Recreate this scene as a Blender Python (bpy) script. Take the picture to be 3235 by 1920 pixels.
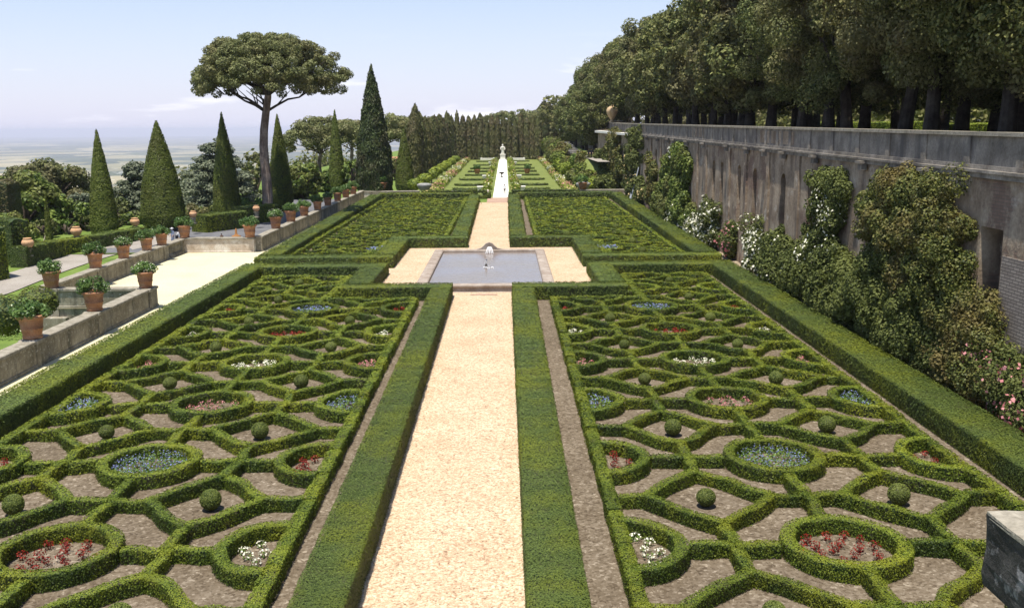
import bpy, math, random
import numpy as np
from mathutils import Vector, Matrix
for o in list(bpy.data.objects): bpy.data.objects.remove(o, do_unlink=True)
SC = bpy.context.scene
COL = SC.collection
rng = np.random.default_rng(11)
random.seed(5)
R_ = math.radians

# ------------------------------------------------------------------ camera, world, sun, exposure
FPX, EYE, CX, CY = 2980.0, 11.5, 1617.5, 960.0      # focal length in photo pixels, eye height in metres
def _basis():
    d = np.array([1594.0 - CX, -(403.0 - CY), -FPX]); y = d / np.linalg.norm(d)
    h = np.array([math.cos(R_(.4)), math.sin(R_(.4)), 0.0])
    x = h - y * h.dot(y); x /= np.linalg.norm(x)
    return np.array([x, y, np.cross(x, y)])
RB = _basis()
cam = bpy.data.cameras.new("camera"); camo = bpy.data.objects.new("camera", cam); COL.objects.link(camo)
cam.sensor_width = 36.0; cam.lens = 36.0 * FPX / 3235.0
cam.clip_start = 0.1; cam.clip_end = 90000.0
M = Matrix([list(RB[i]) + [0] for i in range(3)] + [[0, 0, 0, 1]]); M.translation = (0, 0, EYE)
camo.matrix_world = M
SC.camera = camo
def ground_at(px, py, z=0.0):
    d = RB @ np.array([px - CX, -(py - CY), -FPX]); t = (z - EYE) / d[2]
    return d[0] * t, d[1] * t
def at(px, py, Y):
    d = RB @ np.array([px - CX, -(py - CY), -FPX]); t = Y / d[1]
    return d[0] * t, Y, EYE + d[2] * t

SUN = Vector((-0.11, -0.21, 0.97)).normalized()
w = bpy.data.worlds.new("World"); SC.world = w; w.use_nodes = True
nt = w.node_tree; nt.nodes.clear()
def N(nt, typ, **kw):
    n = nt.nodes.new(typ)
    for k, v in kw.items(): setattr(n, k, v)
    return n
sky = N(nt, "ShaderNodeTexSky", sky_type='NISHITA', sun_disc=False)
sky.sun_elevation = math.asin(SUN.z); sky.sun_rotation = math.atan2(SUN.x, SUN.y)
sky.altitude = 420; sky.air_density = 1.0; sky.dust_density = .8; sky.ozone_density = 1.6
bg = N(nt, "ShaderNodeBackground"); bg.inputs[1].default_value = 0.105
out = N(nt, "ShaderNodeOutputWorld")
tc = N(nt, "ShaderNodeTexCoord"); sep = N(nt, "ShaderNodeSeparateXYZ")
mp = N(nt, "ShaderNodeMapping"); mp.inputs['Scale'].default_value = (5.0, 5.0, 34.0)
cn = N(nt, "ShaderNodeTexNoise"); cn.inputs['Scale'].default_value = 1.0; cn.inputs['Detail'].default_value = 7; cn.inputs['Roughness'].default_value = .55
cr = N(nt, "ShaderNodeMapRange"); cr.inputs[1].default_value = .56; cr.inputs[2].default_value = .72
el = N(nt, "ShaderNodeMapRange"); el.inputs[1].default_value = .095; el.inputs[2].default_value = .045
mu = N(nt, "ShaderNodeMath", operation='MULTIPLY'); mu2 = N(nt, "ShaderNodeMath", operation='MULTIPLY'); mu2.inputs[1].default_value = .8
mx = N(nt, "ShaderNodeMix", data_type='RGBA'); mx.inputs[7].default_value = (8.6, 8.4, 8.6, 1)
L = nt.links.new
L(tc.outputs['Generated'], mp.inputs[0]); L(mp.outputs[0], cn.inputs['Vector']); L(cn.outputs[0], cr.inputs[0])
L(tc.outputs['Generated'], sep.inputs[0]); L(sep.outputs[2], el.inputs[0])
L(cr.outputs[0], mu.inputs[0]); L(el.outputs[0], mu.inputs[1]); L(mu.outputs[0], mu2.inputs[0])
L(mu2.outputs[0], mx.inputs[0]); hzn = N(nt, "ShaderNodeMapRange"); hzn.inputs[1].default_value = .24; hzn.inputs[2].default_value = -.02; hzn.inputs[4].default_value = .85
pal = N(nt, "ShaderNodeMix", data_type='RGBA'); pal.inputs[7].default_value = (5.0, 5.0, 6.5, 1)
L(sep.outputs[2], hzn.inputs[0]); L(hzn.outputs[0], pal.inputs[0]); L(sky.outputs[0], pal.inputs[6]); L(pal.outputs[2], mx.inputs[6]); L(mx.outputs[2], bg.inputs[0]); L(bg.outputs[0], out.inputs[0])
sl = bpy.data.lights.new("sun", 'SUN'); sl.energy = 4.6; sl.angle = R_(.53); sl.color = (1.0, .945, .83)
slo = bpy.data.objects.new("sun", sl); COL.objects.link(slo); slo.rotation_euler = SUN.to_track_quat('Z', 'Y').to_euler()
slo.location = (0, -50, 120)
SC.view_settings.view_transform = 'Standard'; SC.view_settings.look = 'None'
SC.view_settings.exposure = 0.65; SC.view_settings.gamma = 1.0
SC.render.engine = 'CYCLES'
SC.cycles.max_bounces = 5; SC.cycles.diffuse_bounces = 2; SC.cycles.glossy_bounces = 2
SC.cycles.transmission_bounces = 3; SC.cycles.volume_bounces = 0; SC.cycles.use_denoising = True
SC.cycles.transparent_max_bounces = 4

# ------------------------------------------------------------------ materials
def mat_base(name):
    m = bpy.data.materials.new(name); m.use_nodes = True
    nt = m.node_tree; nt.nodes.clear()
    o = N(nt, "ShaderNodeOutputMaterial"); p = N(nt, "ShaderNodeBsdfPrincipled")
    nt.links.new(p.outputs[0], o.inputs[0])
    return m, nt, p, o
def ramp(nt, stops):
    r = N(nt, "ShaderNodeValToRGB"); e = r.color_ramp.elements
    while len(e) > 1: e.remove(e[0])
    e[0].position = stops[0][0]; e[0].color = (*stops[0][1], 1)
    for p, c in stops[1:]:
        x = e.new(p); x.color = (*c, 1)
    return r
def noise(nt, scale, detail=4, rough=.55, vec=None):
    n = N(nt, "ShaderNodeTexNoise"); n.inputs['Scale'].default_value = scale
    n.inputs['Detail'].default_value = detail; n.inputs['Roughness'].default_value = rough
    if vec is not None: nt.links.new(vec, n.inputs['Vector'])
    return n
def leafmat(name, dark, mid, light, patch=.25, patchcol=None, transl=.25, rough=.55, brown=None):
    """foliage: each small leaf has its own tint; broad patches of younger growth"""
    m, nt, p, o = mat_base(name); L = nt.links.new
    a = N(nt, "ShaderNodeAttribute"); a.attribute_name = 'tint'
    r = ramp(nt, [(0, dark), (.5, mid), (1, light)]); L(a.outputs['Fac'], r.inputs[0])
    g = N(nt, "ShaderNodeNewGeometry"); oi = N(nt, "ShaderNodeObjectInfo")
    ns = noise(nt, patch, 3, .6, g.outputs['Position'])
    ns2 = noise(nt, patch * 5, 3, .6, g.outputs['Position'])
    ad = N(nt, "ShaderNodeMath", operation='MULTIPLY_ADD'); ad.inputs[1].default_value = .45
    L(ns2.outputs[0], ad.inputs[0]); L(ns.outputs[0], ad.inputs[2])
    mr = N(nt, "ShaderNodeMapRange"); mr.inputs[1].default_value = .68; mr.inputs[2].default_value = .88; mr.inputs[4].default_value = .75
    L(ad.outputs[0], mr.inputs[0])
    mx = N(nt, "ShaderNodeMix", data_type='RGBA'); L(mr.outputs[0], mx.inputs[0]); L(r.outputs[0], mx.inputs[6])
    mx.inputs[7].default_value = (*(patchcol or light), 1)
    col_out = mx.outputs[2]
    if brown:
        nb = noise(nt, 1.15, 5, .7, g.outputs['Position']); mbn = N(nt, "ShaderNodeMapRange"); mbn.inputs[1].default_value = .60; mbn.inputs[2].default_value = .72; mbn.inputs[4].default_value = .6; L(nb.outputs[0], mbn.inputs[0])
        mxb = N(nt, "ShaderNodeMix", data_type='RGBA'); L(mbn.outputs[0], mxb.inputs[0]); L(col_out, mxb.inputs[6]); mxb.inputs[7].default_value = (*brown, 1); col_out = mxb.outputs[2]
    hs = N(nt, "ShaderNodeHueSaturation")
    mv = N(nt, "ShaderNodeMapRange"); mv.inputs[3].default_value = 1.0; mv.inputs[4].default_value = 1.32; L(oi.outputs['Random'], mv.inputs[0])
    hv_ = N(nt, "ShaderNodeMapRange"); hv_.inputs[3].default_value = .482; hv_.inputs[4].default_value = .512; wn = N(nt, "ShaderNodeMath", operation='FRACT'); w7 = N(nt, "ShaderNodeMath", operation='MULTIPLY'); w7.inputs[1].default_value = 7.31
    L(oi.outputs['Random'], w7.inputs[0]); L(w7.outputs[0], wn.inputs[0]); L(wn.outputs[0], hv_.inputs[0])
    if name in ('oak_leaves', 'broad_leaves', 'old_cypress_leaves'): L(hv_.outputs[0], hs.inputs['Hue'])
    L(mv.outputs[0], hs.inputs['Value']); L(col_out, hs.inputs['Color'])
    L(hs.outputs[0], p.inputs['Base Color']); p.inputs['Roughness'].default_value = rough
    p.inputs['Specular IOR Level'].default_value = .25
    if transl:
        t = N(nt, "ShaderNodeBsdfTranslucent"); s = N(nt, "ShaderNodeMixShader"); s.inputs[0].default_value = transl
        L(hs.outputs[0], t.inputs[0]); L(p.outputs[0], s.inputs[1]); L(t.outputs[0], s.inputs[2]); L(s.outputs[0], o.inputs[0])
    return m
def stainmat(name, c0, c1, c2, scale=2.0, rough=.9, bump=.3, streak=None, fine=30, joints=None, moss=None, bricks=False):
    """mineral surfaces: three mixed tones, fine grain, optional vertical streaks"""
    m, nt, p, o = mat_base(name); L = nt.links.new
    g = N(nt, "ShaderNodeNewGeometry")
    n1 = noise(nt, scale, 6, .65, g.outputs['Position'])
    r = ramp(nt, [(.32, c0), (.5, c1), (.68, c2)]); L(n1.outputs[0], r.inputs[0])
    n2 = noise(nt, fine, 3, .7, g.outputs['Position'])
    r2 = ramp(nt, [(.3, (.72, .72, .72)), (.7, (1.2, 1.2, 1.2))]); L(n2.outputs[0], r2.inputs[0])
    mx = N(nt, "ShaderNodeMix", data_type='RGBA', blend_type='MULTIPLY'); mx.inputs[0].default_value = .8
    L(r.outputs[0], mx.inputs[6]); L(r2.outputs[0], mx.inputs[7]); last = mx.outputs[2]
    if streak:
        mp = N(nt, "ShaderNodeMapping"); mp.inputs['Scale'].default_value = streak[1]; L(g.outputs['Position'], mp.inputs[0])
        n3 = noise(nt, 1.0, 5, .6, mp.outputs[0])
        mr = N(nt, "ShaderNodeMapRange"); mr.inputs[1].default_value = .5; mr.inputs[2].default_value = .68; mr.inputs[4].default_value = .85
        L(n3.outputs[0], mr.inputs[0])
        m3 = N(nt, "ShaderNodeMix", data_type='RGBA'); L(mr.outputs[0], m3.inputs[0]); L(last, m3.inputs[6]); m3.inputs[7].default_value = (*streak[0], 1)
        last = m3.outputs[2]
    if moss:
        n4 = noise(nt, moss[1], 5, .7, g.outputs['Position'])
        mr = N(nt, "ShaderNodeMapRange"); mr.inputs[1].default_value = .56; mr.inputs[2].default_value = .66; mr.inputs[4].default_value = .8
        L(n4.outputs[0], mr.inputs[0])
        m4 = N(nt, "ShaderNodeMix", data_type='RGBA'); L(mr.outputs[0], m4.inputs[0]); L(last, m4.inputs[6]); m4.inputs[7].default_value = (*moss[0], 1)
        last = m4.outputs[2]
    if bricks:
        sp = N(nt, "ShaderNodeSeparateXYZ"); cb = N(nt, "ShaderNodeCombineXYZ"); L(g.outputs['Position'], sp.inputs[0]); L(sp.outputs[1], cb.inputs[0]); L(sp.outputs[2], cb.inputs[1])
        bt = N(nt, "ShaderNodeTexBrick"); bt.inputs['Scale'].default_value = 1.0; bt.inputs['Brick Width'].default_value = .4; bt.inputs['Row Height'].default_value = .14; bt.inputs['Mortar Size'].default_value = .02
        bt.inputs['Color1'].default_value = (.17, .105, .08, 1); bt.inputs['Color2'].default_value = (.23, .15, .115, 1); bt.inputs['Mortar'].default_value = (.13, .10, .08, 1); L(cb.outputs[0], bt.inputs['Vector'])
        n5 = noise(nt, .33, 6, .68, g.outputs['Position']); m5 = N(nt, "ShaderNodeMapRange"); m5.inputs[1].default_value = .555; m5.inputs[2].default_value = .62; m5.inputs[4].default_value = .85; L(n5.outputs[0], m5.inputs[0])
        mb_ = N(nt, "ShaderNodeMix", data_type='RGBA'); L(m5.outputs[0], mb_.inputs[0]); L(last, mb_.inputs[6]); L(bt.outputs[0], mb_.inputs[7]); last = mb_.outputs[2]
    L(last, p.inputs['Base Color']); p.inputs['Roughness'].default_value = rough
    p.inputs['Specular IOR Level'].default_value = .2
    if bump:
        b = N(nt, "ShaderNodeBump"); b.inputs['Strength'].default_value = bump; b.inputs['Distance'].default_value = .05
        L(n2.outputs[0], b.inputs['Height']); L(b.outputs[0], p.inputs['Normal'])
    return m
MT = {}
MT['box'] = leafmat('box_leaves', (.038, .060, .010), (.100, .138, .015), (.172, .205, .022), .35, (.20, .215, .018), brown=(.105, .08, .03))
MT['boxcore'] = leafmat('box_twigs', (.022, .035, .010), (.03, .05, .012), (.04, .06, .015), .6, (.06, .05, .03), 0)
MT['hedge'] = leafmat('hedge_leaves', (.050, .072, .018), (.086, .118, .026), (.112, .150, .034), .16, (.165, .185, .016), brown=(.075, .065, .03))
MT['ball'] = leafmat('ball_leaves', (.06, .084, .016), (.115, .142, .03), (.16, .185, .042), .5, None)
MT['cone'] = leafmat('cone_leaves', (.075, .096, .014), (.104, .130, .020), (.130, .158, .028), .35, (.085, .09, .018))
MT['cypress'] = leafmat('cypress_leaves', (.018, .032, .010), (.045, .065, .018), (.075, .095, .028), .25, (.085, .075, .04))
MT['cypressrow'] = leafmat('old_cypress_leaves', (.072, .076, .024), (.115, .118, .040), (.155, .150, .056), .25, (.12, .095, .05))
MT['pine'] = leafmat('pine_needles', (.085, .098, .034), (.165, .180, .066), (.24, .252, .098), .25, (.17, .15, .065))
MT['cedar'] = leafmat('cedar_needles', (.045, .06, .034), (.11, .13, .08), (.18, .20, .125), .3, None)
MT['oak'] = leafmat('oak_leaves', (.034, .050, .011), (.092, .112, .030), (.225, .232, .078), .10, (.135, .115, .055), .25, .62)  # lightest leaf tint raised to paint sunlit tufts into the crowns
MT['broad'] = leafmat('broad_leaves', (.03, .06, .01), (.10, .15, .025), (.20, .25, .05), .2, (.13, .13, .04))
MT['shrub'] = leafmat('shrub_leaves', (.026, .036, .007), (.064, .080, .018), (.118, .134, .034), .3, None, .25, .65)
MT['vine'] = leafmat('vine_leaves', (.03, .045, .010), (.09, .105, .024), (.165, .165, .04), .35, (.15, .11, .04), .25)
MT['potplant'] = leafmat('pot_plant_leaves', (.018, .05, .012), (.06, .12, .028), (.14, .21, .055), 1.5, None, .2, .35)
MT['lime'] = leafmat('lime_leaves', (.06, .10, .012), (.15, .20, .025), (.26, .30, .04), .3, None)
MT['grassblade'] = leafmat('grass_leaves', (.05, .10, .015), (.10, .17, .03), (.16, .23, .05), .3, None)
def flowermat(name, c, c2):
    return leafmat(name, c, tuple((a + b) / 2 for a, b in zip(c, c2)), c2, 3.0, None, .3)
MT['red'] = flowermat('red_flowers', (.10, .010, .008), (.30, .028, .016))
MT['pink'] = flowermat('pink_flowers', (.42, .09, .11), (.62, .30, .30))
MT['white'] = flowermat('white_flowers', (.70, .66, .50), (.85, .83, .70))
MT['blue'] = flowermat('blue_flowers', (.12, .14, .30), (.24, .27, .48))
MT['yellow'] = flowermat('yellow_flowers', (.42, .30, .10), (.62, .50, .26))
MT['bronze'] = flowermat('bronze_leaves', (.08, .012, .01), (.16, .03, .02))
def pebblemat(name, cols, scale, big, bump=.6, grit=.75):
    m, nt, p, o = mat_base(name); L = nt.links.new
    g = N(nt, "ShaderNodeNewGeometry"); v = N(nt, "ShaderNodeTexVoronoi"); v.inputs['Scale'].default_value = scale; L(g.outputs['Position'], v.inputs['Vector'])
    s_ = N(nt, "ShaderNodeSeparateColor"); L(v.outputs['Color'], s_.inputs[0])
    v2 = N(nt, "ShaderNodeTexVoronoi"); v2.inputs['Scale'].default_value = scale * .55; L(g.outputs['Position'], v2.inputs['Vector'])
    s2 = N(nt, "ShaderNodeSeparateColor"); L(v2.outputs['Color'], s2.inputs[0])
    a = N(nt, "ShaderNodeMix", data_type='FLOAT'); a.inputs[0].default_value = .32; L(s_.outputs[0], a.inputs[2]); L(s2.outputs[1], a.inputs[3])
    rr = ramp(nt, [(i / (len(cols) - 1), c) for i, c in enumerate(cols)]); L(a.outputs[0], rr.inputs[0])
    n1 = noise(nt, .35, 5, .6, g.outputs['Position']); r2 = ramp(nt, [(.3, big[0]), (.7, big[1])]); L(n1.outputs[0], r2.inputs[0])
    mx = N(nt, "ShaderNodeMix", data_type='RGBA', blend_type='MULTIPLY'); mx.inputs[0].default_value = 1.0; L(rr.outputs[0], mx.inputs[6]); L(r2.outputs[0], mx.inputs[7])
    L(mx.outputs[2], p.inputs['Base Color']); p.inputs['Roughness'].default_value = .95; p.inputs['Specular IOR Level'].default_value = .15
    b = N(nt, "ShaderNodeBump"); b.inputs['Strength'].default_value = bump; b.inputs['Distance'].default_value = .04; L(s_.outputs[0], b.inputs['Height']); L(b.outputs[0], p.inputs['Normal'])
    return m
MT['soil'] = pebblemat('soil', [(.07, .052, .036), (.11, .085, .058), (.145, .115, .082), (.165, .132, .096), (.20, .165, .125), (.34, .29, .23)], 13, ((.75, .72, .68), (1.12, 1.12, 1.12)), .8)
MT['gravel'] = pebblemat('gravel', [(.20, .125, .075), (.40, .275, .18), (.50, .37, .25), (.57, .45, .31), (.62, .52, .38), (.68, .60, .47)], 20, ((.88, .83, .79), (1.0, 1.0, 1.0)))
MT['court'] = stainmat('court_gravel', (.54, .48, .31), (.58, .52, .35), (.62, .56, .39), .25, .95, .2, fine=8)
MT['white_path'] = stainmat('white_gravel', (.78, .74, .66), (.82, .79, .72), (.85, .82, .76), .3, .95, .2, fine=8)
MT['dirt'] = stainmat('dirt_path', (.16, .12, .08), (.30, .24, .17), (.38, .31, .23), .7, .95, .4, fine=14)
MT['lawn'] = stainmat('lawn', (.085, .135, .025), (.125, .185, .035), (.17, .215, .05), .35, .9, .3, fine=20)
MT['far_lawn'] = stainmat('far_lawn', (.115, .145, .035), (.15, .18, .045), (.185, .21, .06), .2, .9, .2, fine=5)
MT['road'] = stainmat('road', (.24, .215, .185), (.29, .26, .23), (.33, .30, .27), .3, .9, .1, fine=10)
MT['asphalt'] = stainmat('asphalt', (.10, .10, .11), (.13, .13, .14), (.16, .16, .165), .4, .9, .1, fine=10)
MT['paving'] = stainmat('brick_paving', (.32, .20, .145), (.38, .255, .19), (.43, .30, .235), .8, .9, .1, fine=6)
MT['stone'] = stainmat('weathered_stone', (.15, .13, .095), (.245, .215, .16), (.34, .305, .24), 1.1, .9, .4, ((.085, .078, .06), (1.6, 1.6, .22)), 18, moss=((.44, .42, .37), 6))
MT['coping'] = stainmat('lichen_coping', (.19, .17, .13), (.28, .25, .20), (.37, .34, .28), 2.2, .9, .5, None, 14, moss=((.13, .12, .085), 3.5))
MT['pale_stone'] = stainmat('pale_plaster', (.40, .31, .23), (.52, .44, .36), (.72, .68, .62), .9, .9, .2, None, 12, moss=((.30, .23, .16), 1.6))
MT['rim'] = stainmat('fountain_stone', (.22, .17, .135), (.31, .255, .215), (.40, .345, .30), 1.2, .85, .3, None, 10, moss=((.28, .22, .17), 2.2))
MT['wall'] = stainmat('old_wall', (.16, .118, .08), (.30, .23, .165), (.44, .36, .27), .45, .95, .6, ((.12, .092, .075), (.9, .5, .12)), 5, moss=((.47, .41, .34), .8), bricks=True)
MT['parapet'] = stainmat('parapet_stone', (.14, .12, .098), (.235, .208, .175), (.34, .305, .262), .8, .9, .4, ((.10, .09, .085), (1, .8, .25)), 8)
MT['shaded_stone'] = stainmat('shaded_lichen_stone', (.022, .022, .021), (.042, .041, .039), (.075, .072, .068), 2.5, .9, .5, None, 25, moss=((.24, .235, .24), 4))  # shade on the parapet block's sides put into this colour, plus pale lichen
MT['bark'] = stainmat('bark', (.07, .05, .04), (.13, .10, .08), (.20, .155, .13), 1.6, .95, .8, ((.05, .038, .03), (3, 3, .6)), 9)
MT['pinebark'] = stainmat('pine_bark', (.14, .10, .08), (.25, .19, .155), (.34, .27, .225), .9, .95, .8, ((.07, .05, .045), (3, 3, .5)), 5)
MT['darkbark'] = stainmat('dark_bark', (.025, .02, .016), (.05, .042, .034), (.08, .068, .055), 1.2, .95, .8, None, 6)
MT['terracotta'] = stainmat('terracotta', (.27, .125, .065), (.36, .175, .095), (.43, .235, .14), 2.2, .85, .1, None, 14, moss=((.30, .20, .13), 1.8))
MT['urn'] = stainmat('pale_terracotta', (.46, .25, .13), (.56, .33, .18), (.62, .40, .24), 2, .85, .1, None, 12)
MT['sandstone'] = stainmat('sandstone', (.40, .27, .15), (.48, .34, .20), (.55, .41, .26), 2, .85, .1, None, 12)
MT['greystone'] = stainmat('grey_stone', (.20, .20, .19), (.28, .28, .27), (.36, .35, .33), 2, .85, .1, None, 12)
MT['marble'] = stainmat('marble', (.66, .62, .54), (.74, .71, .65), (.80, .78, .73), 1.5, .6, .1, None, 8)
MT['brick'] = None
MT['bronze_metal'] = stainmat('dark_bronze', (.02, .02, .018), (.035, .03, .028), (.05, .045, .04), 3, .5, .1, None, 12)
MT['aluminium'] = stainmat('aluminium', (.42, .44, .48), (.50, .52, .56), (.58, .60, .64), 3, .4, 0, None, 12)
MT['wood'] = stainmat('pale_wood', (.40, .34, .26), (.50, .43, .34), (.58, .50, .40), 4, .8, .1, None, 20)
MT['black'] = stainmat('deep_shadow_void', (.010, .009, .008), (.014, .012, .01), (.02, .017, .015), 3, .95, 0)
MT['skin'] = stainmat('skin', (.42, .25, .18), (.48, .30, .22), (.52, .34, .26), 5, .6, 0)
MT['hair'] = stainmat('hair', (.03, .02, .015), (.05, .035, .025), (.07, .05, .035), 5, .6, 0)
for n_, c_ in (('cloth_white', (.72, .72, .74)), ('cloth_grey', (.22, .26, .36)), ('cloth_dark', (.015, .016, .024)), ('cloth_denim', (.22, .30, .42)), ('cloth_brown', (.13, .08, .06)), ('cloth_ochre', (.30, .14, .05))):
    MT[n_] = stainmat(n_, tuple(x * .85 for x in c_), c_, tuple(min(1, x * 1.12) for x in c_), 3, .9, .1)
def brickmat():
    m, nt, p, o = mat_base('old_brick'); L = nt.links.new
    g = N(nt, "ShaderNodeNewGeometry"); s = N(nt, "ShaderNodeSeparateXYZ"); c = N(nt, "ShaderNodeCombineXYZ")
    L(g.outputs['Position'], s.inputs[0]); L(s.outputs[1], c.inputs[0]); L(s.outputs[2], c.inputs[1])
    b = N(nt, "ShaderNodeTexBrick"); b.inputs['Scale'].default_value = 1.0
    b.inputs['Color1'].default_value = (.23, .19, .16, 1); b.inputs['Color2'].default_value = (.32, .27, .23, 1); b.inputs['Mortar'].default_value = (.10, .085, .075, 1)
    b.inputs['Brick Width'].default_value = .42; b.inputs['Row Height'].default_value = .13; b.inputs['Mortar Size'].default_value = .018
    L(c.outputs[0], b.inputs['Vector']); L(b.outputs[0], p.inputs['Base Color']); p.inputs['Roughness'].default_value = .95
    return m
MT['brick'] = brickmat()
def watermat():
    m, nt, p, o = mat_base('pool_water'); L = nt.links.new
    p.inputs['Base Color'].default_value = (.15, .145, .14, 1); p.inputs['Roughness'].default_value = .06
    p.inputs['Specular IOR Level'].default_value = .42
    g = N(nt, "ShaderNodeNewGeometry"); n = noise(nt, 2.2, 4, .55, g.outputs['Position'])
    n2 = noise(nt, .25, 3, .6, g.outputs['Position'])
    r = ramp(nt, [(.38, (.20, .15, .105)), (.62, (.20, .165, .155))]); L(n2.outputs[0], r.inputs[0]); L(r.outputs[0], p.inputs['Base Color'])
    b = N(nt, "ShaderNodeBump"); b.inputs['Strength'].default_value = .6; b.inputs['Distance'].default_value = .05
    L(n.outputs[0], b.inputs['Height']); L(b.outputs[0], p.inputs['Normal'])
    return m
MT['water'] = watermat()
def plainmat():
    m, nt, p, o = mat_base('far_plain'); L = nt.links.new
    g = N(nt, "ShaderNodeNewGeometry"); mp = N(nt, "ShaderNodeMapping"); L(g.outputs['Position'], mp.inputs[0])
    mp.inputs['Scale'].default_value = (.0011, .0008, 0)
    v = N(nt, "ShaderNodeTexVoronoi"); v.inputs['Scale'].default_value = 1.6; L(mp.outputs[0], v.inputs['Vector'])
    s = N(nt, "ShaderNodeSeparateColor"); L(v.outputs['Color'], s.inputs[0])
    r = ramp(nt, [(0, (.04, .06, .03)), (.3, (.09, .11, .045)), (.55, (.05, .07, .035)), (.75, (.36, .31, .17)), (1, (.16, .16, .07))]); L(s.outputs[0], r.inputs[0])
    v2 = N(nt, "ShaderNodeTexVoronoi"); v2.inputs['Scale'].default_value = 11.0; L(mp.outputs[0], v2.inputs['Vector'])
    n = noise(nt, .55, 4, .6, mp.outputs[0])
    lt = N(nt, "ShaderNodeMath", operation='LESS_THAN'); lt.inputs[1].default_value = .22; L(v2.outputs['Distance'], lt.inputs[0])
    mr = N(nt, "ShaderNodeMapRange"); mr.inputs[1].default_value = .52; mr.inputs[2].default_value = .62; L(n.outputs[0], mr.inputs[0])
    mu = N(nt, "ShaderNodeMath", operation='MULTIPLY'); L(lt.outputs[0], mu.inputs[0]); L(mr.outputs[0], mu.inputs[1])
    mx = N(nt, "ShaderNodeMix", data_type='RGBA'); L(mu.outputs[0], mx.inputs[0]); L(r.outputs[0], mx.inputs[6]); mx.inputs[7].default_value = (.8, .78, .74, 1)
    L(mx.outputs[2], p.inputs['Base Color']); p.inputs['Roughness'].default_value = 1.0; p.inputs['Specular IOR Level'].default_value = 0
    return m
MT['plain'] = plainmat()

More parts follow.
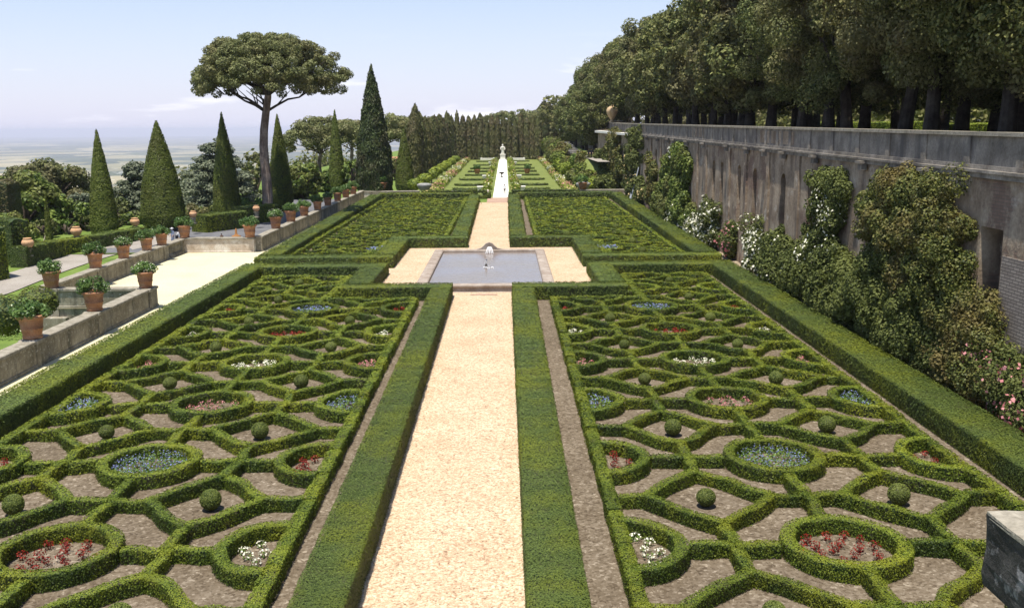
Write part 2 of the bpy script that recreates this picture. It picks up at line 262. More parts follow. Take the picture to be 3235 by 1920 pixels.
# ------------------------------------------------------------------ mesh helpers
class MB:
    def __init__(s): s.V = []; s.L = []; s.S = []; s.MI = []; s.T = []; s.n = 0
    def add(s, V, F, mat=0, tint=None):
        V = np.asarray(V, dtype=np.float32).reshape(-1, 3)
        if isinstance(F, np.ndarray):
            k = F.shape[1]; s.L.append((F + s.n).ravel().astype(np.int32)); s.S.append(np.full(len(F), k, np.int32)); nf = len(F)
        else:
            s.L.append(np.array([i + s.n for f in F for i in f], np.int32)); s.S.append(np.array([len(f) for f in F], np.int32)); nf = len(F)
        s.MI.append(np.full(nf, mat, np.int32))
        s.T.append(np.full(nf, .5, np.float32) if tint is None else np.broadcast_to(np.asarray(tint, np.float32), (nf,)))
        s.V.append(V); s.n += len(V)
    def box(s, x0, x1, y0, y1, z0, z1, mat=0):
        V = [(x, y, z) for z in (z0, z1) for y in (y0, y1) for x in (x0, x1)]
        s.add(V, [[0, 2, 3, 1], [4, 5, 7, 6], [0, 1, 5, 4], [2, 6, 7, 3], [0, 4, 6, 2], [1, 3, 7, 5]], mat)
    def bevbox(s, x0, x1, y0, y1, z0, z1, b=.03, mat=0):
        prof = [(0, z0), (0, z1 - b), (b, z1)]
        V = []; F = []
        for ins, z in prof: V += [(x0 + ins, y0 + ins, z), (x1 - ins, y0 + ins, z), (x1 - ins, y1 - ins, z), (x0 + ins, y1 - ins, z)]
        for k in range(2):
            for i in range(4): F.append([4 * k + i, 4 * k + (i + 1) % 4, 4 * k + 4 + (i + 1) % 4, 4 * k + 4 + i])
        F.append([8, 9, 10, 11]); F.append([3, 2, 1, 0]); s.add(V, F, mat)
    def lathe(s, prof, n=20, c=(0, 0, 0), mat=0, cap=True):
        a = np.linspace(0, 2 * np.pi, n, endpoint=False); V = []
        for r, z in prof: V.append(np.stack([c[0] + r * np.cos(a), c[1] + r * np.sin(a), np.full(n, c[2] + z)], 1))
        F = [[k * n + i, k * n + (i + 1) % n, (k + 1) * n + (i + 1) % n, (k + 1) * n + i] for k in range(len(prof) - 1) for i in range(n)]
        if cap: F.append(list(range(n))[::-1]); F.append([(len(prof) - 1) * n + i for i in range(n)])
        s.add(np.concatenate(V), F, mat)
    def tube(s, pts, rad, n=8, mat=0):
        pts = np.asarray(pts, float); V = []
        for i, p in enumerate(pts):
            t = pts[min(i + 1, len(pts) - 1)] - pts[max(i - 1, 0)]; t /= np.linalg.norm(t) + 1e-9
            u = np.cross(t, (0, 0, 1) if abs(t[2]) < .9 else (1, 0, 0)); u /= np.linalg.norm(u); v = np.cross(t, u)
            a = np.linspace(0, 2 * np.pi, n, endpoint=False); r = rad[i] if hasattr(rad, '__len__') else rad
            V.append(p + r * (np.cos(a)[:, None] * u + np.sin(a)[:, None] * v))
        F = [[k * n + i, k * n + (i + 1) % n, (k + 1) * n + (i + 1) % n, (k + 1) * n + i] for k in range(len(pts) - 1) for i in range(n)]
        F.append(list(range(n))[::-1]); F.append([(len(pts) - 1) * n + i for i in range(n)])
        s.add(np.concatenate(V), F, mat)
    def leaves(s, P, Nn, size, mat=0, aspect=1.35, jit=.7, tint=None, up=0.0, vert=False):
        n = len(P)
        if n == 0: return
        P = np.asarray(P, float); Nn = np.asarray(Nn, float)
        nn = Nn + jit * rng.normal(size=(n, 3)) * .6; nn[:, 2] += up
        nn /= np.linalg.norm(nn, axis=1)[:, None] + 1e-9
        t = np.cross(nn, np.cross([0, 0, 1.0], nn) + .25 * rng.normal(size=(n, 3)) if vert else rng.normal(size=(n, 3))); t /= np.linalg.norm(t, axis=1)[:, None] + 1e-9
        b = np.cross(nn, t); sz = (np.asarray(size) * rng.uniform(.7, 1.3, n))[:, None]
        V = np.stack([P + t * sz * aspect, P + b * sz, P - t * sz * aspect, P - b * sz], 1).reshape(-1, 3)
        s.add(V, np.arange(4 * n).reshape(n, 4), mat, rng.random(n) if tint is None else tint)
    def build(s, name, mats, parent=None, origin=None, smooth=False):
        V = np.concatenate(s.V); Lp = np.concatenate(s.L); S = np.concatenate(s.S)
        off = np.array(parent.location if parent is not None else (origin or (0, 0, 0)), np.float32)
        me = bpy.data.meshes.new(name)
        me.vertices.add(len(V)); me.vertices.foreach_set('co', (V - off).astype(np.float32).ravel())
        me.loops.add(len(Lp)); me.loops.foreach_set('vertex_index', Lp)
        me.polygons.add(len(S)); st = np.zeros(len(S), np.int32); st[1:] = np.cumsum(S)[:-1]
        me.polygons.foreach_set('loop_start', st)
        for m in (mats if isinstance(mats, (list, tuple)) else [mats]): me.materials.append(MT[m])
        me.polygons.foreach_set('material_index', np.concatenate(s.MI))
        me.update(calc_edges=True)
        me.attributes.new('tint', 'FLOAT', 'FACE').data.foreach_set('value', np.concatenate(s.T).astype(np.float32))
        if smooth: me.polygons.foreach_set('use_smooth', np.ones(len(S), bool))
        else: me.polygons.foreach_set('use_smooth', np.zeros(len(S), bool))
        o = bpy.data.objects.new(name, me); COL.objects.link(o)
        if parent is not None: o.parent = parent
        else: o.location = off.tolist()
        return o
def tag(o, label=None, cat=None, group=None, kind=None):
    if label: o['label'] = label
    if cat: o['category'] = cat
    if group: o['group'] = group
    if kind: o['kind'] = kind
    return o
def thing(name, label, cat, loc=(0, 0, 0), group=None, kind=None):
    o = bpy.data.objects.new(name, None); COL.objects.link(o); o.location = loc; o.empty_display_size = .3
    return tag(o, label, cat, group, kind)
def dup(root, loc, rotz=0.0, scale=1.0, label=None, group=None):
    r = root.copy(); COL.objects.link(r); r.location = loc; r.rotation_euler = (0, 0, rotz)
    r.scale = (scale,) * 3 if not hasattr(scale, '__len__') else scale
    if label: r['label'] = label
    if group: r['group'] = group
    for ch in list(root.children):
        c = ch.copy(); COL.objects.link(c); c.parent = r
        for g in list(ch.children):
            d = g.copy(); COL.objects.link(d); d.parent = c
    return r
def sheet(name, xs, ys, zf, mat, kind='structure'):
    X, Y = np.meshgrid(np.asarray(xs, float), np.asarray(ys, float)); Z = zf(X, Y) if callable(zf) else np.full(X.shape, zf)
    nx, ny = len(xs), len(ys); i = np.arange(nx * ny).reshape(ny, nx)
    F = np.stack([i[:-1, :-1], i[:-1, 1:], i[1:, 1:], i[1:, :-1]], -1).reshape(-1, 4)
    mb = MB(); mb.add(np.stack([X, Y, Z], -1).reshape(-1, 3), F)
    return tag(mb.build(name, mat, smooth=True), kind=kind)
def strip(name, left, right, z, mat, dz=0.0):
    n = len(left); V = []
    for a, b in zip(left, right): V += [(a[0], a[1], (z(a[0], a[1]) if callable(z) else z) + dz), (b[0], b[1], (z(b[0], b[1]) if callable(z) else z) + dz)]
    mb = MB(); mb.add(V, [[2 * i, 2 * i + 1, 2 * i + 3, 2 * i + 2] for i in range(n - 1)])
    return tag(mb.build(name, mat), kind='structure')
def sstep(a, b, x): t = np.clip((x - a) / (b - a), 0, 1); return t * t * (3 - 2 * t)
def dist(P): return np.sqrt(P[..., 0] ** 2 + P[..., 1] ** 2 + (P[..., 2] - EYE if P.shape[-1] > 2 else EYE) ** 2)
def wob(n, amp, k=5):
    x = np.arange(n); r = np.zeros(n)
    for _ in range(k): r += np.sin(x * random.uniform(.15, 1.3) + random.uniform(0, 7)) / k
    return amp * r * 1.6
LEAF = .00064         # leaf half-size per metre of distance
def hedge_run(mb, pts, wd, h, closed=False, cover=1.35, rag=.03, z0=0.0, top_jit=.55, var=.0, round_=.07):
    """a clipped hedge along a line: twiggy core + small leaves over its top and sides"""
    pts = np.asarray(pts, float)
    if closed: pts = np.vstack([pts, pts[:1]])
    seg = np.linalg.norm(np.diff(pts, axis=0), axis=1); s = np.concatenate([[0], np.cumsum(seg)]); Ltot = s[-1]
    ds = .22 if Ltot < 60 else .5
    n = max(3, int(Ltot / ds) + 1); q = np.linspace(0, Ltot, n)
    C = np.stack([np.interp(q, s, pts[:, 0]), np.interp(q, s, pts[:, 1])], 1)
    T = np.gradient(C, axis=0)
    if closed: T[0] = T[-1] = C[1] - C[-2]
    T /= np.linalg.norm(T, axis=1)[:, None] + 1e-9; Nr = np.stack([T[:, 1], -T[:, 0]], 1)
    hv = h + wob(n, rag); wv = wd / 2 + wob(n, rag * .6); lat = wob(n, rag * .5)
    if closed: hv[-1] = hv[0]; wv[-1] = wv[0]; lat[-1] = lat[0]
    C = C + Nr * lat[:, None]
    ins = min(.05, wd * .12)
    prof = [(-1, 0, 0), (-1, 1, -.10), (-.8, 1, -.02), (.8, 1, -.02), (1, 1, -.10), (1, 0, 0)]
    rows = []
    for sx, fz, dz in prof:
        rows.append(np.stack([C[:, 0] + Nr[:, 0] * sx * (wv - ins), C[:, 1] + Nr[:, 1] * sx * (wv - ins), z0 + fz * (hv - ins) + dz], 1))
    V = np.stack(rows, 1); k = len(prof); i = np.arange(n * k).reshape(n, k)
    F = np.stack([i[:-1, :-1], i[1:, :-1], i[1:, 1:], i[:-1, 1:]], -1).reshape(-1, 4)
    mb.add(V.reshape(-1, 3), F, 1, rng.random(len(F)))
    if not closed:
        mb.add(V[0], [list(range(k))], 1); mb.add(V[-1], [list(range(k))[::-1]], 1)
    # leaves
    mid = (C[:-1] + C[1:]) / 2; dm = np.sqrt((mid ** 2).sum(1) + EYE ** 2)
    sz = np.clip(LEAF * dm, .014, .12); area = (Ltot / (n - 1)) * (2 * h + wd)
    cnt = rng.poisson(cover * .88 * area / (2 * 1.35 * sz ** 2))
    idx = np.repeat(np.arange(n - 1), cnt); m = len(idx); f = rng.random(m)
    c = C[idx] * (1 - f)[:, None] + C[idx + 1] * f[:, None]
    nr = Nr[idx] * (1 - f)[:, None] + Nr[idx + 1] * f[:, None]
    hh = hv[idx] * (1 - f) + hv[idx + 1] * f; ww = wv[idx] * (1 - f) + wv[idx + 1] * f
    u = rng.random(m) * (2 * hh + 2 * ww)
    left = u < hh; right = u > hh + 2 * ww
    lat = np.where(left, -ww, np.where(right, ww, u - hh - ww)); zz = np.where(left, u, np.where(right, u - hh - 2 * ww, hh))
    nx = np.where(left, -1.0, np.where(right, 1.0, lat / ww * .25)); nz = np.where(left | right, .15, 1.0)
    e = np.clip((np.abs(lat) / ww - (1 - round_ / (wd / 2))) / (round_ / (wd / 2)), 0, 1)      # round the shoulders
    zz = zz - np.where(left | right, 0, e * e * round_ * .6)
    e2 = np.where(left | right, np.clip((zz - (hh - round_)) / round_, 0, 1), 0); lat = lat * (1 - e2 * e2 * round_ * .5 / ww)
    nz = nz + e2 * .8
    jit = rng.normal(size=m) * sz[idx] * np.where(left | right, 1.15, .6)
    lat = lat + nx * jit; zz = np.maximum(zz + np.where(left | right, 0, jit), .02)
    P = np.stack([c[:, 0] + nr[:, 0] * lat, c[:, 1] + nr[:, 1] * lat, z0 + zz], 1)
    NN = np.stack([nr[:, 0] * nx, nr[:, 1] * nx, nz], 1)
    side = left | right; off = random.uniform(-var, var)
    tint = np.clip(np.where(side, rng.uniform(.0, .5, m), rng.uniform(.3, 1.0, m)) + off, 0, 1)  # older side growth and side shade both put into a darker tint
    nn_j = np.where(side, top_jit * .75, top_jit * .5)[:, None]
    NN = NN + rng.normal(size=(m, 3)) * nn_j * .6
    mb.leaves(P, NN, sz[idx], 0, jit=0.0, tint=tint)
    if not closed:                                                     # end faces
        for e, sg in ((0, -1), (-1, 1)):
            d = max(.02, LEAF * dm[e]); k = int(cover * wd * h / (2.7 * d * d)); a = rng.uniform(-1, 1, k) * wv[e]; z = rng.random(k) * hv[e]
            P = np.stack([C[e, 0] + Nr[e, 0] * a, C[e, 1] + Nr[e, 1] * a, z0 + z], 1)
            mb.leaves(P, np.tile([T[e, 0] * sg, T[e, 1] * sg, .15], (k, 1)), d, 0, jit=top_jit)
def sph(n):
    v = rng.normal(size=(n, 3)); return v / np.linalg.norm(v, axis=1)[:, None]
def clump(mb, c, r, n, size, mat=0, flat=1.0, jit=.8, fill=.35, aspect=1.35, up=.25):
    d = sph(n); rad = 1 - fill * rng.random(n) ** 1.5
    P = np.asarray(c) + d * (np.asarray(r) if hasattr(r, '__len__') else r) * rad[:, None] * np.array([1, 1, flat])
    mb.leaves(P, d, size, mat, aspect, jit, up=up)

# ------------------------------------------------------------------ ground, paths, water's edge
def left_z(x, y):            # the lower lawn beside the terrace climbs to terrace level
    z = -1.7 * (1 - sstep(58, 96, y)) - .04
    edge = -52 + 0 * y
    d = np.clip(edge - x, 0, None)
    return z - .55 * d * sstep(0, 25, d) * .9 * (d < 60) - (d >= 60) * (29.7 + (np.minimum(d, 1500) - 60) * .185)
xs = np.concatenate([-np.geomspace(1600, 60, 34), np.linspace(-58, -23.3, 40)])
ys = np.concatenate([np.linspace(5, 160, 100), np.geomspace(170, 2500, 30)])
sheet('hillside', xs, ys, left_z, 'lawn')
xs = np.concatenate([-np.geomspace(42000, 900, 40), np.geomspace(30, 30000, 30)]); ys = np.concatenate([[-200, 200], np.geomspace(600, 45000, 50)])
sheet('plain', xs, ys, -296.0, 'plain')
sheet('ground', np.linspace(-23.4, 90, 12), np.concatenate([np.linspace(-3, 400, 30), np.geomspace(450, 2500, 10)]), -.05, 'lawn')
sheet('ground', np.linspace(-80, -23.4, 8), np.linspace(89.5, 420, 20), lambda x, y: np.where(x < -50, -.05 - (-50 - x) * .5, -.05), 'lawn')
AX = -1.5
sheet('soil', [-21.2, -5.0], [14, 75.4], -.008, 'soil'); sheet('soil', [1.8, 18.2], [14, 75.4], -.008, 'soil')
sheet('soil', [-21.2, -5.0], [78, 155], -.008, 'soil'); sheet('soil', [1.8, 18.2], [78, 155], -.008, 'soil')
sheet('gravel_path', [-5.0, 1.8], np.linspace(14, 148, 20), -.004, 'gravel')
sheet('gravel_court', [-11, 8], [64.3, 91.8], 0.0, 'gravel')
sheet('gravel_court', [-31.2, -19.3], [61.2, 89.6], 0.0, 'court')
sheet('gravel_path', [-23.4, -20.6], [14, 61.2], 0.0, 'court'); sheet('gravel_path', [-24.6, -20.6], [89.6, 156], 0.0, 'court')
sheet('gravel_path', [-19.3, -11], [75.2, 78.2], 0.0, 'court'); sheet('gravel_path', [8, 18.2], [75.2, 78.2], 0.0, 'gravel')
strip('dirt_path', [(18.1, 14), (18.1, 91), (18.3, 158)], [(20.3, 14), (20.3, 91), (22.0, 158)], .002, 'dirt')
sheet('pavement', [-2.9, .9], [147.4, 158.2], .012, 'paving')
sheet('white_path', [-2.05, .65], np.linspace(158.2, 341, 10), .016, 'white_path')
sheet('far_lawn', [-19, 15], np.linspace(156.5, 352, 10), .008, 'far_lawn')
def hitleft(px, py):
    z = -1.0
    for _ in range(12):
        x, y = ground_at(px, py, z); z = float(left_z(np.array(x), np.array(y)))
    return x, y
z1 = lambda p: (p[0] * .404, 300 + p[1] * .404)
up = [hitleft(*z1(p)) for p in ((-250, 1500), (60, 1400), (420, 1290), (700, 1210), (1080, 1140), (1350, 1090))]
lo = [hitleft(*z1(p)) for p in ((-250, 1660), (100, 1545), (420, 1415), (700, 1315), (1010, 1222), (1350, 1150))]
def rs(pl, n=30):
    pl = np.array(pl); q = np.linspace(0, len(pl) - 1, n); return [(np.interp(t, range(len(pl)), pl[:, 0]), np.interp(t, range(len(pl)), pl[:, 1])) for t in q]
strip('road', rs(up), rs(lo), lambda x, y: float(left_z(np.array(x), np.array(y))), 'road', .07)
sheet('road', np.linspace(-40, -24.6, 6), np.linspace(89.9, 158, 10), -.02, 'asphalt')

# ------------------------------------------------------------------ tall clipped hedges
def tall(label, a, b, wd, h, group, rag=.018):
    mb = MB(); hedge_run(mb, [a, b], wd, h, rag=rag, top_jit=.5, cover=1.3)
    o = mb.build('clipped_hedge', ['hedge', 'boxcore'], origin=(a[0], a[1], 0)); tag(o, label, 'hedge', group)
PH = 'path hedges'; TH = 'tall clipped hedges round the parterres'
tall('long clipped hedge between the gravel path and the soil strip of the near low-wall parterre', (-4.34, 15), (-4.38, 62.9), 1.3, .95, TH)
tall('long clipped hedge between the gravel path and the soil strip of the near high-wall parterre', (1.14, 15), (1.18, 62.9), 1.42, .95, TH)
tall('wide outer clipped hedge beside the low terrace wall, nearest to the viewer', (-20.05, 15), (-20.05, 75.2), 1.75, .92, TH)
tall('wide outer clipped hedge below the high retaining wall, nearest to the viewer', (17.1, 15), (17.1, 75.2), 1.85, .92, TH)
tall('short clipped hedge facing the near rim of the pool, on the low-wall side', (-11.2, 63.8), (-3.7, 63.8), 1.8, .95, TH)
tall('short clipped hedge facing the near rim of the pool, on the high-wall side', (.45, 63.8), (8.25, 63.8), 1.8, .95, TH)
tall('clipped hedge flanking the near half of the pool court on the low-wall side', (-10.3, 64.7), (-10.3, 73), 1.75, .95, TH)
tall('clipped hedge flanking the near half of the pool court on the high-wall side', (7.4, 64.7), (7.4, 73), 1.75, .95, TH)
tall('clipped cross hedge closing the far end of the near low-wall parterre', (-19.2, 74.1), (-9.4, 74.1), 2.1, .93, TH)
tall('clipped cross hedge closing the far end of the near high-wall parterre', (6.5, 74.1), (16.2, 74.1), 2.1, .93, TH)
tall('clipped cross hedge at the near end of the far low-wall parterre', (-21, 79.2), (-9.4, 79.2), 2.0, .95, TH)
tall('clipped cross hedge at the near end of the far high-wall parterre', (6.5, 79.2), (18.1, 79.2), 2.0, .95, TH)
tall('clipped hedge flanking the far half of the pool court on the low-wall side', (-10.3, 80.2), (-10.3, 91.4), 1.75, .95, TH)
tall('clipped hedge flanking the far half of the pool court on the high-wall side', (7.4, 80.2), (7.4, 91.4), 1.75, .95, TH)
tall('clipped hedge behind the far rim of the pool, on the low-wall side', (-11.2, 92.4), (-3.7, 92.4), 1.9, 1.0, TH)
tall('clipped hedge behind the far rim of the pool, on the high-wall side', (.45, 92.4), (8.3, 92.4), 1.9, 1.0, TH)
tall('clipped hedge along the gravel path beyond the pool, on the low-wall side', (-4.6, 93.3), (-4.9, 152), 1.5, .95, TH)
tall('clipped hedge along the gravel path beyond the pool, on the high-wall side', (1.25, 93.3), (1.4, 152), 1.5, .95, TH)
tall('wide outer clipped hedge beyond the cross path, beside the low terrace wall', (-20.2, 80.2), (-20.9, 153), 1.75, .95, TH)
tall('wide outer clipped hedge beyond the cross path, below the high retaining wall', (17.2, 80.2), (18.1, 155), 1.85, .95, TH)
tall('low dark cross hedge at the far end of the far low-wall parterre', (-20.5, 154.2), (-5.6, 154.2), 1.6, 1.1, TH)
tall('dark cross hedge at the far end of the far high-wall parterre', (2.1, 154.2), (17.3, 154.2), 1.6, 1.1, TH)

# ------------------------------------------------------------------ knot gardens
PX, PY = 5.97, 6.9
def wiggle(a, b, bulge=0.0, n=9):
    a = np.array(a, float); b = np.array(b, float); t = np.linspace(0, 1, n)[:, None]; d = b - a
    nrm = np.array([d[1], -d[0]]) / (np.linalg.norm(d) + 1e-9)
    return a + d * t + nrm * (bulge * np.sin(np.pi * t) + .05 * rng.normal() * np.sin(2 * np.pi * t))
def knot(xc, y0, rows, xlo, xhi, ylo, yhi, inside, rings_sep, cover, wd=.32, h=.42):
    """lattice of low box: rings on one grid, diamonds round the balls on the other, joined by short stubs"""
    mb = MB(); rings = []; balls = []
    def run(pts, c=False):
        pts = np.asarray(pts); k = inside(pts[:, 0], pts[:, 1])
        i = 0
        while i < len(pts):
            if k[i]:
                j = i
                while j + 1 < len(pts) and k[j + 1]: j += 1
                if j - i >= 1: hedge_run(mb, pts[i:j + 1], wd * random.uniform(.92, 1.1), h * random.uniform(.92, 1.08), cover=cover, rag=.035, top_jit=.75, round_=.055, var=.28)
                i = j + 1
            else: i += 1
    for r in range(rows + 1):
        yr = y0 + PY * r
        for ci in (-1, 0, 1):
            xr = xc + PX * ci
            a = np.linspace(0, 2 * np.pi, 33)
            if ci == -1: a = np.linspace(-np.pi / 2, np.pi / 2, 17)
            if ci == 1: a = np.linspace(np.pi / 2, 1.5 * np.pi, 17)
            pts = np.stack([xr + 1.52 * np.cos(a), yr + 1.52 * np.sin(a)], 1)
            if inside(np.array([xr + (-1.4, 0, 1.4)[1 - ci] * 1.0]), np.array([yr])).all() or ci == 0 and inside(np.array([xr]), np.array([yr])).all():
                rings.append((xr, yr, ci, r, pts))
                if not rings_sep: run(pts)
            else: run(pts)
            if ci > -1: run(wiggle((xr - 1.75, yr), (xr - PX / 2, yr)))
            if ci < 1: run(wiggle((xr + 1.75, yr), (xr + PX / 2, yr)))
            if ci == 0:
                run(wiggle((xr, yr + 1.75), (xr, yr + PY / 2))); run(wiggle((xr, yr - 1.75), (xr, yr - PY / 2)))
        for bi in (-.5, .5):
            xb = xc + PX * bi; yb = yr + PY / 2; vx, vy = 1.86 + .1 * rng.normal(), 1.86 + .1 * rng.normal()
            if inside(np.array([xb]), np.array([yb])).all(): balls.append((xb, yb, bi, r))
            q = [(xb - vx, yb), (xb, yb + vy), (xb + vx, yb), (xb, yb - vy)]
            for k in range(4): run(wiggle(q[k], q[(k + 1) % 4], -.10))
            run(wiggle((xb - vx, yb), (xb - PX / 2, yb))); run(wiggle((xb + vx, yb), (xb + PX / 2, yb)))
            run(wiggle((xb, yb + vy), (xb, yb + PY / 2))); run(wiggle((xb, yb - vy), (xb, yb - PY / 2)))
    return mb, rings, balls, run
def border(mb, pts, wd=.40, h=.45, cover=1.2):
    for a, b in zip(pts[:-1], pts[1:]):
        L_ = math.dist(a, b); n = max(1, int(L_ / (1.1 if cover > 1.1 else 6)))           # separate plants: slight steps in height and tone
        for k in range(n):
            p = [a[i] + (b[i] - a[i]) * k / n for i in (0, 1)]; q = [a[i] + (b[i] - a[i]) * (k + 1) / n for i in (0, 1)]
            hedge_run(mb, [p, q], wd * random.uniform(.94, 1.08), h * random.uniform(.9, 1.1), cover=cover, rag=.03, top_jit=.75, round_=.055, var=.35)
NUMW = ['first', 'second', 'third', 'fourth', 'fifth', 'sixth', 'seventh', 'eighth', 'ninth', 'tenth', 'eleventh', 'twelfth']
ORD = ['first', 'second', 'third', 'fourth', 'fifth', 'sixth', 'seventh', 'eighth', 'ninth', 'tenth']
def plant_mesh(col, leafcol, n, hgt, r, fl):
    mb = MB()
    if leafcol: clump(mb, (0, 0, hgt * .4), (r * .8, r * .8, hgt * .45), n, r * .17, 0)
    d = sph(fl); d[:, 2] = np.abs(d[:, 2]); P = d * np.array([r, r, hgt * .55]) + np.array([0, 0, hgt * .42])
    mb.leaves(P, d, r * .16, 1, 1.1, .8)
    for k in range(3): mb.tube([(0, 0, 0), (r * .25 * math.cos(k * 2.1), r * .25 * math.sin(k * 2.1), hgt * .6)], .008, 4, 0)
    return mb
FLP = {}
def flower_proto(c):
    if c not in FLP:
        mb = {'red': lambda: plant_mesh('red', 'bronze', 26, .26, .15, 30), 'pink': lambda: plant_mesh('pink', 'bronze', 16, .22, .15, 20),
              'white': lambda: plant_mesh('white', 'bronze', 22, .22, .15, 26)}[c]()
        o = mb.build(dict(red='red_flower_plant', pink='pink_flower_plant', white='white_flower_plant')[c],
                     [dict(red='bronze', pink='grassblade', white='grassblade')[c], c]); FLP[c] = o; o.hide_render = True
    return FLP[c]
def fill_ring(x, y, ci, row, c, where, inside):
    """flowers planted inside one ring"""
    desc = 'ring in %s row, %s' % (ORD[row], where)
    if c == 'blue':
        mb = MB(); n = 1500; a = rng.random(n) * 2 * np.pi; r = 1.22 * np.sqrt(rng.random(n))
        P = np.stack([x + r * np.cos(a), y + r * np.sin(a), .05 + rng.random(n) * .28], 1); k = inside(P[:, 0], P[:, 1]); P = P[k]
        d = max(.02, .0008 * y); f = max(.25, min(1, 900 * (24 / y) ** 2 / 900 + .2)); P = P[:int(len(P) * f)]
        mb.leaves(P, np.tile([0, 0, 1.0], (len(P), 1)), d * 1.3, 0, 1.5, 1.2)
        m = int(len(P) * .42); Q = P[:m].copy(); Q[:, 2] = .28 + rng.random(m) * .14
        mb.leaves(Q, np.tile([0, 0, 1.0], (m, 1)), d * .95, 1, 1.0, 1.0)
        o = mb.build('flower_patch', ['grassblade', 'blue'], origin=(x, y, 0))
        tag(o, 'dense blue flowers, ' + desc, 'flowers', None, 'stuff'); return
    if c is None: return
    pts = []
    for _ in range(400):
        a, r = random.uniform(0, 6.283), 1.12 * math.sqrt(random.random()); p = (x + r * math.cos(a), y + r * math.sin(a))
        if ci == -1 and p[0] < x + .4 or ci == 1 and p[0] > x - .4: continue
        if all(math.dist(p, q) > .38 for q in pts): pts.append(p)
        if len(pts) >= (17 if ci == 0 else 9): break
    if row < 3:
        src = flower_proto(c)
        for p in pts:
            o = src.copy(); o.hide_render = False; COL.objects.link(o); o.location = (p[0], p[1], 0); o.rotation_euler = (0, 0, random.uniform(0, 6.3)); s = random.uniform(.8, 1.2); o.scale = (s, s, s)
            tag(o, '%s flowering plant in %s' % (c, desc), 'flower', '%s plants inside the %s' % (c, desc))
    else:
        mb = MB()
        for p in pts:
            clump(mb, (p[0], p[1], .1), (.15, .15, .12), 14, .0009 * y, 0); d = sph(24); d[:, 2] = abs(d[:, 2])
            mb.leaves(d * [.17, .17, .15] + [p[0], p[1], .12], d, .0006 * y, 1)
        o = mb.build('flower_patch', [dict(red='bronze', pink='grassblade', white='grassblade')[c], c], origin=(x, y, 0))
        tag(o, 'scattered %s flowers, %s' % (c, desc), 'flowers', None, 'stuff')
CC = ['red', 'blue', 'pink', 'white', 'red', 'blue', None]; CS = ['white', 'red', 'blue', 'pink', 'white', 'red', None]
mbx = MB(); clump(mbx, (0, 0, 0), .385, 2600, .021, 0, jit=.7, fill=.06, up=0)
mbx.lathe([(.02, -.36), (.2, -.3), (.33, -.15), (.36, 0), (.33, .15), (.2, .3), (.02, .36)], 18, mat=1)
mbx.tube([(0, 0, -.42), (0, 0, -.2)], .05, 6, 1)
ball0 = mbx.build('box_ball', ['ball', 'boxcore']); ball0.hide_render = True
